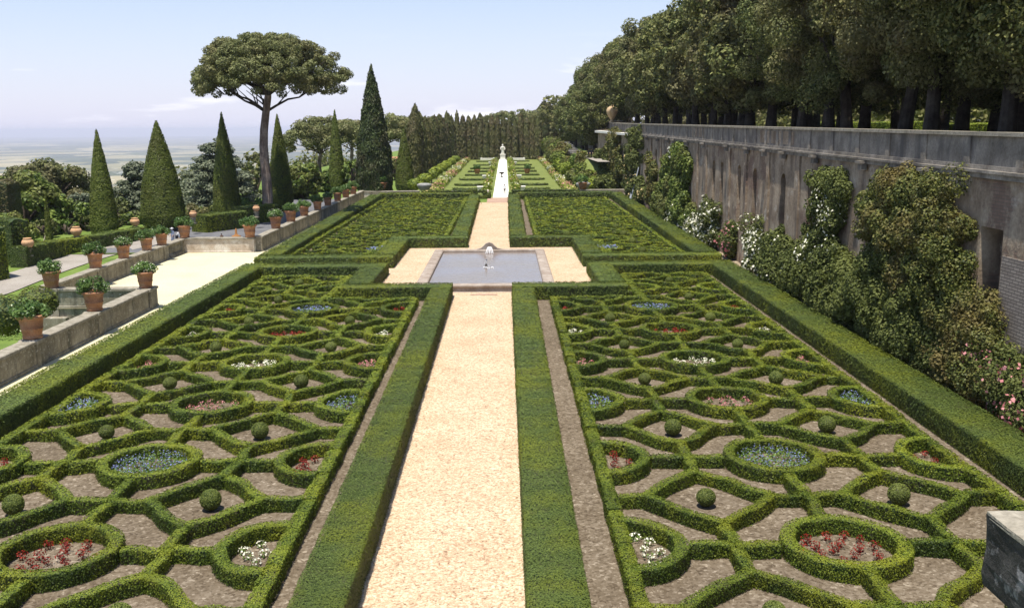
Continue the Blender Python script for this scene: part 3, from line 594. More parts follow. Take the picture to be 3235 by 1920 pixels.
for side, xc, wl in ((-1, -12.2, 'low'), (1, 9.2, 'high')):
    inx = (-5.8 - .25, -18.75) if side < 0 else (3.15, 15.15)
    xin, xout = (-6.05, -18.35) if side < 0 else (3.15, 15.15)
    xn = -11.9 if side < 0 else 8.95                 # the bed is narrower beside the pool
    lo_, hi_ = min(xin, xout), max(xin, xout)
    def inside(x, y, lo_=lo_, hi_=hi_, xn=xn, side=side):
        ok = (x > lo_ - .05) & (x < hi_ + .05) & (y > 15) & (y < 71.4)
        return ok & ~((y > 61.6) & ((x > xn) if side < 0 else (x < xn)))
    xc_ = (xin + xout) / 2
    par = 'near parterre below the high wall' if side > 0 else 'near parterre beside the low wall'; fpar = par.replace('near', 'far')
    mb, rings, balls, run = knot(xc_, 17.0, 8, lo_, hi_, 15, 71.4, inside, True, 1.15)
    border(mb, [(xin, 15), (xin, 61.7), (xn, 61.7), (xn, 71.5), (xout, 71.5), (xout, 15)])
    o = mb.build('knot_hedge', ['box', 'boxcore'], origin=(xc_, 40, 0))
    tag(o, 'low box lattice hedge with diamonds, filling the ' + par, 'hedge', 'knot garden lattices')
    for x, y, ci, r, pts in rings:
        col_ = 'middle' if ci == 0 else ('path side' if ci == -side else 'outer side')
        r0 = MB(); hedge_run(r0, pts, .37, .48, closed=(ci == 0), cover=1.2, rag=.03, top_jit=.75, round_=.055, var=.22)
        o = r0.build('ring_hedge', ['box', 'boxcore'], origin=(x, y, 0)); wr = max(0, r - 1) if y > 22 else None
        nm = ORD[r] if r < len(ORD) else 'last'
        tag(o, '%s box ring, %s row from front, %s, %s' % ('round' if ci == 0 else 'half', nm, col_, par), 'hedge', 'ring hedges')
        k = r - 1
        if k >= 0:
            c = (CC if ci == 0 else CS)[min(k, 6)]
            fill_ring(x, y, ci, r, c, '%s, %s' % (col_, par), inside)
    for x, y, bi, r in balls:
        b = ball0.copy(); b.hide_render = False; COL.objects.link(b); s = random.uniform(.74, .88); b.location = (x + random.uniform(-.12, .12), y + random.uniform(-.12, .12), .40 * s)
        b.scale = (s, s, s * random.uniform(.9, 1.02)); b.rotation_euler = (0, 0, random.uniform(0, 6))
        inner = (bi < 0) == (side > 0)
        tag(b, 'clipped box ball, %s pair from front, %s side, %s' % (ORD[r], 'path' if inner else 'wall', par), 'topiary', 'box balls in the parterres')
    # the far parterre, mirrored about the pool
    def insf(x, y, lo_=lo_, hi_=hi_, xn=xn, side=side):
        ok = (x > lo_ - 1.2) & (x < hi_ + .9) & (y > 81) & (y < 152.6)
        return ok & ~((y < 93.6) & ((x > xn) if side < 0 else (x < xn)))
    mb, rings, balls, run = knot(xc_ - (.35 if side < 0 else -.3), 79.5 + PY * .3, 10, lo_, hi_, 81, 153, insf, False, 1.0, .32, .42)
    xi, xo = xin + (-.2 if side < 0 else .15), xout + (-.9 if side < 0 else .7)
    border(mb, [(xi, 152.8), (xi, 94.2), (xn, 94.2), (xn, 81.2), (xo, 81.2), (xo, 152.8)], cover=1.0)
    o = mb.build('knot_hedge', ['box', 'boxcore'], origin=(xc_, 120, 0))
    tag(o, 'low box lattice hedge with diamonds, filling the ' + fpar, 'hedge', 'knot garden lattices')
    for x, y, bi, r in balls[:8]:
        b = ball0.copy(); b.hide_render = False; COL.objects.link(b); b.location = (x, y, .40); inner = (bi < 0) == (side > 0)
        tag(b, 'clipped box ball, %s pair beyond pool, %s side, %s' % (ORD[r], 'path' if inner else 'wall', fpar), 'topiary', 'box balls in the parterres')
    for k, x in enumerate((xc_ + .3, )):
        y = 79.5 + PY * 1.3; mb = MB(); n = 260; a = rng.random(n) * 6.283; r = 1.2 * np.sqrt(rng.random(n))
        P = np.stack([x + r * np.cos(a), y + r * np.sin(a), .1 + rng.random(n) * .3], 1); mb.leaves(P, np.tile([0, 0, 1.], (n, 1)), .08, 0); mb.leaves(P[:140] + [0, 0, .12], np.tile([0, 0, 1.], (140, 1)), .075, 1)
        tag(mb.build('flower_patch', ['grassblade', 'blue'], origin=(x, y, 0)), 'blue flowers in the first middle ring of the ' + fpar, 'flowers', None, 'stuff')
for o in [ball0] + list(FLP.values()): bpy.data.objects.remove(o, do_unlink=True)

# ------------------------------------------------------------------ fountain
ft = thing('fountain', 'rectangular stone pool with a carved spout crest and low water jet', 'fountain', (AX, 76, 0))
X0, X1, Y0, Y1 = -6.45, 3.5, 66.1, 86.2; rw = .78
def rimprof(): return [(0, 0), (.06, .06), (.10, .30), (.02, .34), (-.03, .40), (-.03, .48), (.06, .54), (rw - .08, .54), (rw, .48), (rw, .10)]
mb = MB(); V = []; F = []
cor = [(X0, Y0, 1, 1), (X1, Y0, -1, 1), (X1, Y1, -1, -1), (X0, Y1, 1, -1)]; pr = rimprof()
for (x, y, sx, sy) in cor: V += [(x + sx * d, y + sy * d, z) for d, z in pr]
k = len(pr)
for i in range(4):
    for j in range(k - 1): F.append([i * k + j, ((i + 1) % 4) * k + j, ((i + 1) % 4) * k + j + 1, i * k + j + 1])
mb.add(V, F); mb.build('rim', 'rim', ft)
mb = MB(); mb.add([(X0 + rw - .02, Y0 + rw - .02, .36), (X1 - rw + .02, Y0 + rw - .02, .36), (X1 - rw + .02, Y1 - rw + .02, .36), (X0 + rw - .02, Y1 - rw + .02, .36)], [[0, 1, 2, 3]])
mb.build('water', 'water', ft)
# crest at the far rim: a concave-sided gable with a mask
mb = MB(); pf = [(-1.9, .50), (-1.2, .56), (-.75, .68), (-.5, .88), (-.3, 1.10), (0, 1.20), (.3, 1.10), (.5, .88), (.75, .68), (1.2, .56), (1.9, .50)]
V = [(AX + x, Y1 - .62, z) for x, z in pf] + [(AX + x, Y1 - .12, z) for x, z in pf] + [(AX - 1.9, Y1 - .62, .42), (AX + 1.9, Y1 - .62, .42), (AX - 1.9, Y1 - .12, .42), (AX + 1.9, Y1 - .12, .42)]
n = len(pf); F = [[i, i + 1, n + i + 1, n + i][::-1] for i in range(n - 1)] + [[2 * n, 2 * n + 1] + list(range(n - 1, -1, -1)), [2 * n + 3, 2 * n + 2] + list(range(n, 2 * n))]
mb.add(V, F); cr_ = mb.build('crest', 'rim', ft)
mb = MB(); mb.lathe([(.02, -.32), (.15, -.28), (.23, -.12), (.26, .06), (.21, .22), (.1, .30), (.02, .32)], 14, (AX + .05, Y1 - .66, .82)); mb.lathe([(.05, 0), (.07, .1), (.02, .16)], 8, (AX + .05, Y1 - .92, .66)); mb.build('mask', 'pale_stone', cr_)
mb = MB()                                                      # water falling from the mask and a bubbling jet
for k in range(5):
    t = np.linspace(0, 1, 7); x0 = AX + .05 + (k - 2) * .06
    mb.tube([(x0 + (k - 2) * .10 * tt, Y1 - .98 - .9 * tt, .84 - .46 * tt * tt) for tt in t], .035, 5)
mb.build('spout_water', 'cloth_white', ft)
mb = MB(); mb.lathe([(.10, 0), (.10, .1), (.05, .16), (.05, .52), (.08, .56), (.02, .60)], 10, (AX - .1, 76.6, .34)); mb.build('nozzle', 'bronze_metal', ft)
mb = MB()
for k in range(16):
    a = k * .393; rr = random.uniform(.06, .16); mb.tube([(AX - .1 + rr * t * math.cos(a), 76.6 + rr * t * math.sin(a), .9 + .28 * t - .62 * t * t) for t in np.linspace(0, 1, 6)], .014, 4)
P = sph(70) * [.4, .4, .02] + [AX + .1, 75.6, .39]; mb.leaves(P, np.tile([0, 0, 1.], (70, 1)), .05)
mb.build('jet', 'cloth_white', ft)
mb = MB(); mb.box(AX - 1.0, AX + .9, 64.9, 65.25, 0, .03); mb.box(AX - .6, AX + .6, 65.25, 65.5, 0, .026)
tag(mb.build('stone_slab', 'paving', origin=(AX, 65, 0)), 'flat pinkish stone slab set in gravel before the pool rim', 'slab')

# ------------------------------------------------------------------ low terrace wall and pots
def wallrun(name, label, a, b, th, z0, z1, mat, copmat='coping', piers=(), base=True, cat='wall', bal=None):
    """a low wall from a to b (axis-parallel) with coping, plinth and piers"""
    t = thing(name, label, cat, (a[0], a[1], 0)); hx = abs(b[0] - a[0]) > abs(b[1] - a[1])
    def R(u0, u1, w, za, zb, mb, bev=0):
        if hx: args = (u0, u1, a[1] - w / 2, a[1] + w / 2)
        else: args = (a[0] - w / 2, a[0] + w / 2, u0, u1)
        (mb.bevbox if bev else mb.box)(*args, za, zb, *((bev,) if bev else ()))
    u0, u1 = (a[0], b[0]) if hx else (a[1], b[1])
    mb = MB(); spans = [(u0, u1)]
    if bal:
        spans = [(u0, bal[0]), (bal[1], u1)]; R(bal[0], bal[1], th * .8, z0, .25, mb)
    for s0, s1 in spans: R(s0, s1, th, z0, z1 - .17, mb)
    mb.build('wall_face', mat, t)
    mb = MB(); n = max(1, int((u1 - u0) / 2.6))
    for k in range(n):
        g = .012; R(u0 + (u1 - u0) * k / n + g, u0 + (u1 - u0) * (k + 1) / n - g, th + .2 + random.uniform(-.015, .015), z1 - .168, z1 + random.uniform(-.012, .012), mb, .035)
    mb.build('coping', copmat, t)
    if base:
        mb = MB(); R(u0 + .02, u1 - .02, th + .12, -.02, .16, mb, .03); mb.build('plinth', mat, t)
    for p in piers:
        mb = MB(); R(p - .48, p + .48, th + .16, z0 + .01, z1 - .172, mb, .01); mb.build('pier', mat, t)
        mb = MB(); R(p - .56, p + .56, th + .34, z1 - .17, z1 + .03, mb, .04); mb.build('pier_cap', copmat, t)
    if bal:
        mb = MB(); n = int((bal[1] - bal[0]) / .42)
        for k in range(n):
            u = bal[0] + (k + .5) * (bal[1] - bal[0]) / n; c = (u, a[1], 0) if hx else (a[0], u, 0)
            mb = MB(); mb.lathe([(.11, .25), (.11, .30), (.07, .36), (.13, .58), (.06, .92), (.11, .99), (.11, z1 - .17)], 8, c); mb.build('baluster', mat, t)
    return t
PZ = 1.36
wallrun('terrace_wall', 'low weathered wall beside the outer hedge, nearest, carrying three flower pots', (-23.5, 15), (-23.5, 62.0), .62, -2.6, PZ, 'stone', piers=(31.3, 38.6, 45.9, 53.1, 60.9))
wallrun('terrace_wall', 'low stone cross wall closing the near end of the pale gravel recess', (-30.6, 61.6), (-23.85, 61.6), .6, -2.6, PZ - .06, 'stone', piers=(-29.95,))
wallrun('terrace_wall', 'low stone wall with piers and balusters along the back of the gravel recess', (-30.75, 62.0), (-30.75, 89.2), .55, -2.4, PZ, 'stone', piers=(63.6, 70.3, 75.6, 80.6, 84.2), bal=(85.0, 88.8))
wallrun('terrace_wall', 'low wall with pale flaking plaster at the far end of the gravel recess', (-31.0, 89.6), (-23.9, 89.6), .6, -.5, PZ + .06, 'pale_stone', piers=())
wallrun('terrace_wall', 'long low stone wall beyond the gravel recess carrying a line of flower pots', (-23.6, 89.9), (-23.6, 156.5), .6, -.5, PZ + .12, 'stone')
mb = MB(); mb.bevbox(-31.3, -28.9, 60.9, 61.28, -2.6, -.55, .06); tag(mb.build('stone_footing', 'stone', origin=(-30, 61, -2.6)), 'plain stone footing block below the near corner of the gravel recess', 'footing')

def pot_thing(variant):
    t = thing('flower_pot', 'terracotta pot', 'flower pot', (0, 0, 0))
    mb = MB()
    mb.lathe([(.34, 0), (.40, .02), (.42, .10), (.39, .13), (.395, .16), (.44, .42), (.465, .44), (.47, .49), (.45, .51), (.50, .86), (.52, .90), (.60, .93), (.62, 1.0), (.60, 1.06), (.53, 1.07), (.52, .98), (.50, .95)], 28, (0, 0, 0))
    mb.build('pot', 'terracotta', t, smooth=True)
    mb = MB(); mb.lathe([(.001, .96), (.5, .96)], 20, (0, 0, 0), cap=False); mb.build('potting_soil', 'soil', t)
    mb = MB(); rs = np.random.RandomState(variant); n = 22
    for k in range(n):
        d = rs.normal(size=3); d /= np.linalg.norm(d); d[2] = abs(d[2]) * (.8 if variant % 2 else .62)
        c = d * rs.uniform(.40, .72) + [0, 0, 1.16]
        clump(mb, c, rs.uniform(.20, .32), 95, .038, 0, jit=.9, aspect=1.5)
    for k in range(6): mb.tube([(0, 0, .95), (rs.uniform(-.35, .35), rs.uniform(-.35, .35), 1.45)], .012, 4, 0)
    if variant == 2:
        d = sph(60); d[:, 2] = abs(d[:, 2]); mb.leaves(d * [.75, .75, .65] + [0, 0, 1.15], d, .028, 1, 1)
    mb.build('plant', ['potplant', 'white'], t); return t
pots = [pot_thing(v) for v in range(4)]
WP = 'terracotta pots along the low terrace walls'
npot = [0]
def put_pot(x, y, z, label, v, s=1.0):
    o = dup(pots[v % 4], (x, y, z), random.uniform(0, 6.3), s, label, WP); npot[0] += 1
P_ = 'terracotta pot with a leafy bush, '
for k, (y, l) in enumerate(((45.9, 'nearest on the low wall beside the outer hedge'), (53.1, 'second along the low wall beside the outer hedge'), (60.9, 'on the far corner of the nearest low wall'))):
    put_pot(-23.5, y, PZ + .03, P_ + l, (0, 1, 2)[k], (1.12, 1.06, 1.0)[k])
put_pot(-29.95, 61.6, PZ - .03, P_ + 'on the outer near corner of the gravel recess', 3, 1.05)
for k, (y, l) in enumerate(((70.3, 'first'), (75.6, 'second'), (80.6, 'third'), (84.2, 'fourth'))):
    put_pot(-30.75, y, PZ + .03, 'terracotta pot, %s along the back wall of the gravel recess' % l, k + 1, (1.05, 1.0, .98, 1.0)[k])
put_pot(-30.5, 89.6, PZ + .08, P_ + 'on the outer far corner of the recess', 1, 1.08); put_pot(-24.3, 89.6, PZ + .08, P_ + 'on the inner far corner of the recess', 0, 1.12)
for k, y in enumerate((97, 104, 111, 119, 126, 133.5, 140.5, 147.5)):
    put_pot(-23.6, y, PZ + .12, 'terracotta pot, %s along the far low wall' % ORD[k], k + 2, random.uniform(1.02, 1.15))
for p in pots:
    for c in list(p.children): bpy.data.objects.remove(c, do_unlink=True)
    bpy.data.objects.remove(p, do_unlink=True)

# ------------------------------------------------------------------ beside the road: hedges, jars, people
def z1p(a, b): return (a * .404, 300 + b * .404)
def hz(px, py): x, y = hitleft(px, py); return x, y, float(left_z(np.array(x), np.array(y)))
LH = 'low hedges along the road'
def hedge3(label, pa, pb, wd, h, group=LH, mat='hedge', extra=0.0):
    a = hz(*pa); b = hz(*pb); mb = MB()
    hedge_run(mb, [a[:2], b[:2]], wd, h + extra, rag=.05 if h < 3 else .22, round_=.07 if h < 3 else .9, top_jit=.55 if h < 3 else .9, z0=min(a[2], b[2]) - .05 - extra, cover=1.5)
    tag(mb.build('clipped_hedge', [mat, 'boxcore'], origin=(a[0], a[1], min(a[2], b[2]))), label, 'hedge', group)
hedge3('low clipped hedge left of the thin young cypress, beyond the road', z1p(150, 1352), z1p(455, 1262), 1.7, 1.9)
hedge3('longest low clipped hedge beyond the road, below the narrow topiary cone', z1p(470, 1255), z1p(1100, 1130), 1.6, 1.5)
hedge3('low rounded hedge behind the people on the road', z1p(1560, 1075), z1p(1880, 1035), 2.4, 2.0)
a = hz(*z1p(-200, 1475)); b = hz(*z1p(30, 1420))
hedge3('tall dark clipped hedge at the picture edge beyond the road', z1p(-260, 1480), z1p(20, 1428), 2.5, 4.6, None)
hedge3('dark clipped hedge behind the tallest hedge at the picture edge', z1p(20, 1330), z1p(170, 1300), 3.0, 4.2, None)
hedge3('brownish old hedge block behind the tall dark hedge at the edge', z1p(-150, 1190), z1p(150, 1180), 5.0, 6.6, None, 'cypressrow')
hedge3('low hedge behind the tree trunk of the big umbrella pine', z1p(1850, 1010), z1p(2150, 985), 2.2, 2.2)
def jar(x, y, z, label, s, mat='urn', group='terracotta jars on the hedges', post=1.5):
    t = thing('stone_jar', label, 'jar', (x, y, z - post), group)
    mb = MB(); mb.lathe([(.36, 0), (.36, .12), (.24, .16), (.24, post - .12), (.34, post - .08), (.34, post)], 12, (x, y, z - post)); mb.build('post', 'stone', t)
    mb = MB(); mb.lathe([(.20 * s, 0), (.24 * s, .05 * s), (.40 * s, .22 * s), (.52 * s, .45 * s), (.52 * s, .60 * s), (.42 * s, .78 * s), (.30 * s, .84 * s), (.36 * s, .90 * s), (.36 * s, .95 * s), (.27 * s, .95 * s), (.24 * s, .8 * s)], 20, (x, y, z)); mb.build('jar_body', mat, t, smooth=True)
for (px, py, d, l) in ((69, 607, 84, 'beside the leaning stake, nearest'), (187, 577, 92, 'in front of the narrow topiary cone'), (330, 552, 103, 'between the narrow and the broad topiary cones'), (472, 531, 106, 'behind a pot on the recess wall'), (626, 517, 112, 'at the foot of the big umbrella pine')):
    x, y, z = at(px * 1.294, py * 1.294, d); jar(x, y, z, 'round terracotta jar ' + l, 1.0 if d < 95 else .95 if d < 105 else .78, post=.7)
x, y, z = hz(*z1p(315, 1215)); mb = MB(); x2, y2, z2 = at(*z1p(385, 1010), y + .6); mb.tube([(x, y, z - .1), (x2, y2, z2)], .055, 6)
tag(mb.build('tree_stake', 'wood', origin=(x, y, z)), 'pale wooden stake leaning against the thin young cypress', 'stake')

def person(label, loc, face, top, legs, hat=None, pose='stand', s=1.0, bag=False):
    """one skinned figure; clothing shells follow the body"""
    t = thing('person', label, 'person', loc); t.rotation_euler = (0, 0, face); t.scale = (s, s, s)
    J = {'pel': (0, 0, .95), 'sp': (0, .01, 1.2), 'ch': (0, 0, 1.40), 'nk': (0, .01, 1.50), 'hd': (0, .03, 1.60), 'ht': (0, .03, 1.70)}
    st = .16 if pose == 'walk' else .03
    for sd, k in ((-1, 'l'), (1, 'r')):
        J['hip' + k] = (.09 * sd, 0, .90); J['kn' + k] = (.10 * sd, .06 * (1 if sd > 0 else 1) + st * sd * .5, .48); J['an' + k] = (.10 * sd, st * sd, .08); J['to' + k] = (.11 * sd, st * sd + .17, .03)
        J['sh' + k] = (.18 * sd, 0, 1.41); J['el' + k] = (.25 * sd, -.02, 1.14); J['wr' + k] = (.24 * sd, .14, .93); J['fi' + k] = (.23 * sd, .19, .82)
    E = [('pel', 'sp', 0), ('sp', 'ch', 0), ('ch', 'nk', 0), ('nk', 'hd', 2), ('hd', 'ht', 2)]
    for k in 'lr': E += [('pel', 'hip' + k, 1), ('hip' + k, 'kn' + k, 1), ('kn' + k, 'an' + k, 1), ('an' + k, 'to' + k, 3), ('ch', 'sh' + k, 0), ('sh' + k, 'el' + k, 0), ('el' + k, 'wr' + k, 2), ('wr' + k, 'fi' + k, 2)]
    RR = dict(pel=.155, sp=.145, ch=.165, nk=.06, hd=.095, ht=.085, hip=.10, kn=.07, an=.048, to=.04, sh=.075, el=.05, wr=.033, fi=.03)
    keys = list(J); me = bpy.data.meshes.new('body'); me.from_pydata([J[k] for k in keys], [(keys.index(a), keys.index(b)) for a, b, _ in E], [])
    o = bpy.data.objects.new('body', me); COL.objects.link(o)
    sk = o.modifiers.new('skin', 'SKIN'); sv = me.skin_vertices[0].data
    for i, k in enumerate(keys):
        r = RR.get(k, RR.get(k[:-1], .05)); sv[i].radius = (r, r * (.75 if k in ('pel', 'sp', 'ch') else 1)); sv[i].use_root = (k == 'pel')
    ss = o.modifiers.new('sub', 'SUBSURF'); ss.levels = 1; ss.render_levels = 1
    dg = bpy.context.evaluated_depsgraph_get(); ev = bpy.data.meshes.new_from_object(o.evaluated_get(dg)); bpy.data.objects.remove(o, do_unlink=True)
    ev.name = 'body'; ev.materials.clear()
    for m in (top, legs, 'skin', 'cloth_dark'): ev.materials.append(MT[m])
    for p in ev.polygons:
        c = p.center; p.use_smooth = True
        p.material_index = 3 if c.z < .10 else 1 if c.z < .98 and abs(c.x) < .21 else 2 if c.z > 1.5 or (abs(c.x) > .2 and c.z < 1.1) else 0
    o = bpy.data.objects.new('body', ev); COL.objects.link(o); o.parent = t
    mb = MB(); mb.lathe([(.02, .115), (.07, .10), (.10, .05), (.105, -.02), (.09, -.07)], 12, (0, .015, 1.665), cap=True)
    if hat: mb.lathe([(.19, 0), (.19, .015), (.10, .02)], 14, (0, .03, 1.68))
    h = mb.build('hat' if hat else 'hair', hat or 'hair', None, smooth=True); h.parent = t
    if bag:
        mb = MB(); mb.bevbox(.2, .34, -.18, .12, .85, 1.2, .04); b = mb.build('bag', 'cloth_dark', None); b['label'] = 'dark shoulder bag'; b.parent = t
    return t
def pz(px, py): x, y, z = hz(px, py); return (x, y, z)
x3 = lambda a, b: (600 + a * .1617, 640 + b * .1617)
p = pz(*x3(345, 600)); person('person in a white hat and grey blue clothes standing on the road', (p[0], 95.5, -.02), 2.4, 'cloth_grey', 'cloth_grey', 'cloth_white', s=1.02)
person('person in a white shirt and light jeans with a dark bag on the road', (p[0] + .95, 94.6, -.02), -2.0, 'cloth_white', 'cloth_denim', None, 'walk', .95, True)
person('small person in a brown top and white trousers beside the hedge', (at(*x3(615, 600), 95.5)[0], 95.5, -.02), .4, 'cloth_brown', 'cloth_white', None, 'stand', .66)
mb = MB(); xq = at(*x3(900, 560), 95)[0]; mb.lathe([(.26, 0), (.30, .1), (.16, .2), (.2, .5), (.42, .72), (.46, .95), (.40, 1.0), (.25, 1.02), (.12, 1.2), (.1, 1.6), (.02, 1.75)], 14, (xq, 95, -.02))
tag(mb.build('terracotta_vase', 'cloth_ochre', origin=(xq, 95, -.02), smooth=True), 'ochre vase with a tall neck standing on the dark road', 'vase')

# ------------------------------------------------------------------ topiary cones, cypresses, pines, cedars, broad trees
def cone_tree(name, label, x, y, z, h, prof, mat, group=None, rag=.05, cover=1.6, jit=.45):
    """prof: radius at height fractions"""
    t = thing(name, label, 'tree', (x, y, z), group); d = math.sqrt(x * x + y * y); sz = LEAF * d * (.85 if mat == 'cone' else 1.05)
    fr = np.array([p[0] for p in prof]); rr = np.array([p[1] for p in prof])
    mb = MB(); pr = [(max(.01, np.interp(f, fr, rr) - .12), f * h) for f in np.linspace(prof[0][0], 1, 16)]
    mb.lathe(pr, 16, (x, y, z), 1)
    mean = np.trapezoid(rr, fr) if hasattr(np, 'trapezoid') else np.trapz(rr, fr)
    n = int(cover * 2 * np.pi * mean * h / (2.7 * sz * sz)); n = min(n, 70000)
    f = prof[0][0] + (1 - prof[0][0]) * rng.random(n * 2); keep = rng.random(n * 2) < np.interp(f, fr, rr) / rr.max(); f = f[keep][:n]
    a = rng.random(len(f)) * 2 * np.pi; lob = 1 + rag * (np.sin(a * 5 + f * 23) + np.sin(a * 3 - f * 37 + 2)) * .5
    r = np.interp(f, fr, rr) * lob + rng.normal(size=len(f)) * rag * .8
    P = np.stack([x + r * np.cos(a), y + r * np.sin(a), z + f * h + rng.normal(size=len(f)) * .05], 1)
    slope = rr.max() / h
    mb.leaves(P, np.stack([np.cos(a), np.sin(a), np.full(len(f), slope + .1)], 1), sz, 0, 2.2 if mat != 'cone' else 1.5, jit, tint=(.5 + (rng.random(len(f)) - .5) * (.55 if mat == 'cone' else 1.0)), vert=(mat != 'cone'))
    mb.build('crown', [mat, 'boxcore'], t)
    mb = MB(); mb.tube([(x, y, z - .3), (x, y, z + h * (prof[0][0] + .1))], [rr.max() * .09 + .08, rr.max() * .07 + .06], 8); mb.build('trunk', 'bark', t)
    return t
TC = [(.02, .78), (.06, .93), (.14, 1.0), (.30, .92), (.5, .75), (.75, .43), (.9, .20), (.97, .085), (1, .02)]
def topi(label, px, pyb, pyt, wpx, d, mat='cone', prof=TC, name='topiary_cone', group='clipped cones on the terrace', rag=.022):
    x, y, zb = at(px * 1.294, pyb * 1.294, d); zt = at(px * 1.294, pyt * 1.294, d)[2]; r = wpx * 1.294 / 2 / FPX * d
    return cone_tree(name, label, x, y, zb - .6, zt - zb + .6, [(f, v * r) for f, v in prof], mat, group, rag, 1.6, .45 if rag < .05 else .8)
topi('narrow clipped cone, closest to the picture edge, against the hazy plain', 257, 572, 316, 64, 102)
topi('broadest clipped cone with a bulging base', 400, 548, 294, 104, 110)
topi('tall clipped cone standing in front of the large blue cedar', 556, 532, 275, 65, 120)
topi('clipped cone half hidden behind the trunk of the big umbrella pine', 688, 510, 279, 58, 134)
topi('slim clipped cone in front of the second umbrella pine', 824, 455, 268, 38, 172)
topi('dark green clipped cone between the tall loose cypress and the cypress row', 989, 462, 313, 46, 178)
topi('thin young cypress with a leaning stake, beyond the road', 122, 595, 470, 17, 92, 'cone', TC, 'young_cypress', None)
topi('tall dark loose cypress with brown patches, at the far end of the low wall', 916, 476, 157, 86, 160, 'cypress', [(.0, .55), (.05, .92), (.18, 1.0), (.4, .88), (.6, .62), (.8, .36), (.93, .14), (1, .02)], 'cypress_tree', None, .09)
CR = 'cypresses round the far garden'
for k in range(23):
    y = 186 + k * 7.0; x = -18.6 + random.uniform(-.3, .3) + (.8 if k < 2 else 0); zt = (15.6, 17.0, 14.6, 14.8, 15.6)[k] if k < 5 else random.uniform(14.2, 16.6) + (1.2 if k in (13, 17, 20) else 0)
    zt *= .97; r = random.uniform(1.35, 1.7)
    cone_tree('cypress_tree', 'slender cypress, %s in the row along the far garden' % (ORD[k] if k < 10 else '%s after the tenth' % ORD[k - 10] if k < 20 else ('third last' if k == 20 else 'second last' if k == 21 else 'last')),
              x, y, -.1, zt, [(.0, r * .9), (.1, r), (.6, r * .95), (.8, r * .75), (.93, r * .4), (1, .03)], 'cypressrow', CR, .05, 1.5)
for k in range(16):
    x = -17.2 + k * 2.1; zt = 17.6 if k in (0,) else random.uniform(15.4, 17.0); r = random.uniform(1.05, 1.5)
    cone_tree('cypress_tree', 'slender cypress, %s of the back row behind the statue' % (ORD[k] if k < 10 else '%s after the tenth' % ORD[k - 10]),
              x, 347 + random.uniform(-1, 1), -.1, zt, [(.0, r * .9), (.1, r), (.6, r), (.85, r * .7), (.95, r * .4), (1, .03)], 'cypressrow', CR, .05, 1.5)
def umbrella(label, x, y, z, h, rad, thick, lean=(0, 0), leaf=.0006, ncl=150, trunk_r=.6, branches=9, group=None, name='umbrella_pine', clr=1.25):
    t = thing(name, label, 'tree', (x, y, z), group); d = math.sqrt(x * x + y * y)
    hb = h - thick                                        # where the crown begins
    tp = [(x + lean[0] * f ** 1.6 + .25 * math.sin(f * 7), y, z + hb * f * .96) for f in np.linspace(0, 1, 9)]
    tip = [(tp[-1][0] + .25, y, z + hb + thick * .16), (tp[-1][0] - .2, y, z + hb + thick * .42)]
    mb = MB(); mb.tube([(tp[0][0], tp[0][1], tp[0][2] - 1)] + tp + tip, [trunk_r * 1.1] + list(np.linspace(trunk_r, trunk_r * .60, 9)) + [trunk_r * .34, trunk_r * .08], 12)
    mb.build('trunk', 'pinebark', t)
    cx, cy = x + lean[0] * 1.0, y
    cl = []
    while len(cl) < ncl:
        a = random.uniform(0, 6.283); q = math.sqrt(random.random()) * .95; rim_ = 1 + .10 * math.sin(3 * a + x) + .06 * math.sin(5 * a)
        top = thick * (1 - q ** 2.6) ** .55 * .80; zz = hb + thick * .14 + top * (random.uniform(.55, 1) if random.random() < .72 else random.uniform(.05, .3))
        if q > .8: zz -= random.uniform(0, .22) * thick
        cl.append((cx + rad * q * rim_ * math.cos(a), cy + rad * q * rim_ * math.sin(a), z + zz))
    mb = MB()
    for k in range(branches):
        a = k * 6.283 / branches + random.uniform(-.3, .3); c = cl[k]; L_ = random.uniform(.5, .85) * rad; s0 = tp[random.choice([-1, -2, -1])]
        pts = [(s0[0] + L_ * f * math.cos(a), s0[1] + L_ * f * math.sin(a), s0[2] + thick * (.03 + .42 * f ** .8) * random.uniform(.8, 1.1)) for f in np.linspace(0, 1, 6)]
        mb.tube(pts, list(np.linspace(trunk_r * .27, trunk_r * .07, 6)), 6)
        for q in (.35, .6, .8):
            b0 = pts[int(q * 5)]; a2 = a + random.choice([-.8, .8]); mb.tube([b0, (b0[0] + .28 * rad * math.cos(a2), b0[1] + .28 * rad * math.sin(a2), b0[2] + thick * .26)], [trunk_r * .14, trunk_r * .05], 5)
    mb.build('branches', 'darkbark', t)
    mb = MB(); sz = leaf * d
    for c in cl:
        r = rad * random.uniform(.10, .155) * clr; n = int(1.0 * 4 * np.pi * r * r * .7 / (2.6 * sz * sz) / 1.6); n = min(n, 1300)
        clump(mb, c, r, n, sz, 0, .72, .9, .4, 1.7, .2)
    mb.build('crown', 'pine', t); return t
x, y, z = at(650 * 1.294, 540 * 1.294, 122)
umbrella('big umbrella pine with a wide flat crown and bare trunk', x, y, z - .5, at(650 * 1.294, 86 * 1.294, 122)[2] - z + .9, 9.5, 7.3, (.9, 0), ncl=640, trunk_r=.74, branches=15, clr=.62)
UP = 'umbrella pines beyond the terrace'
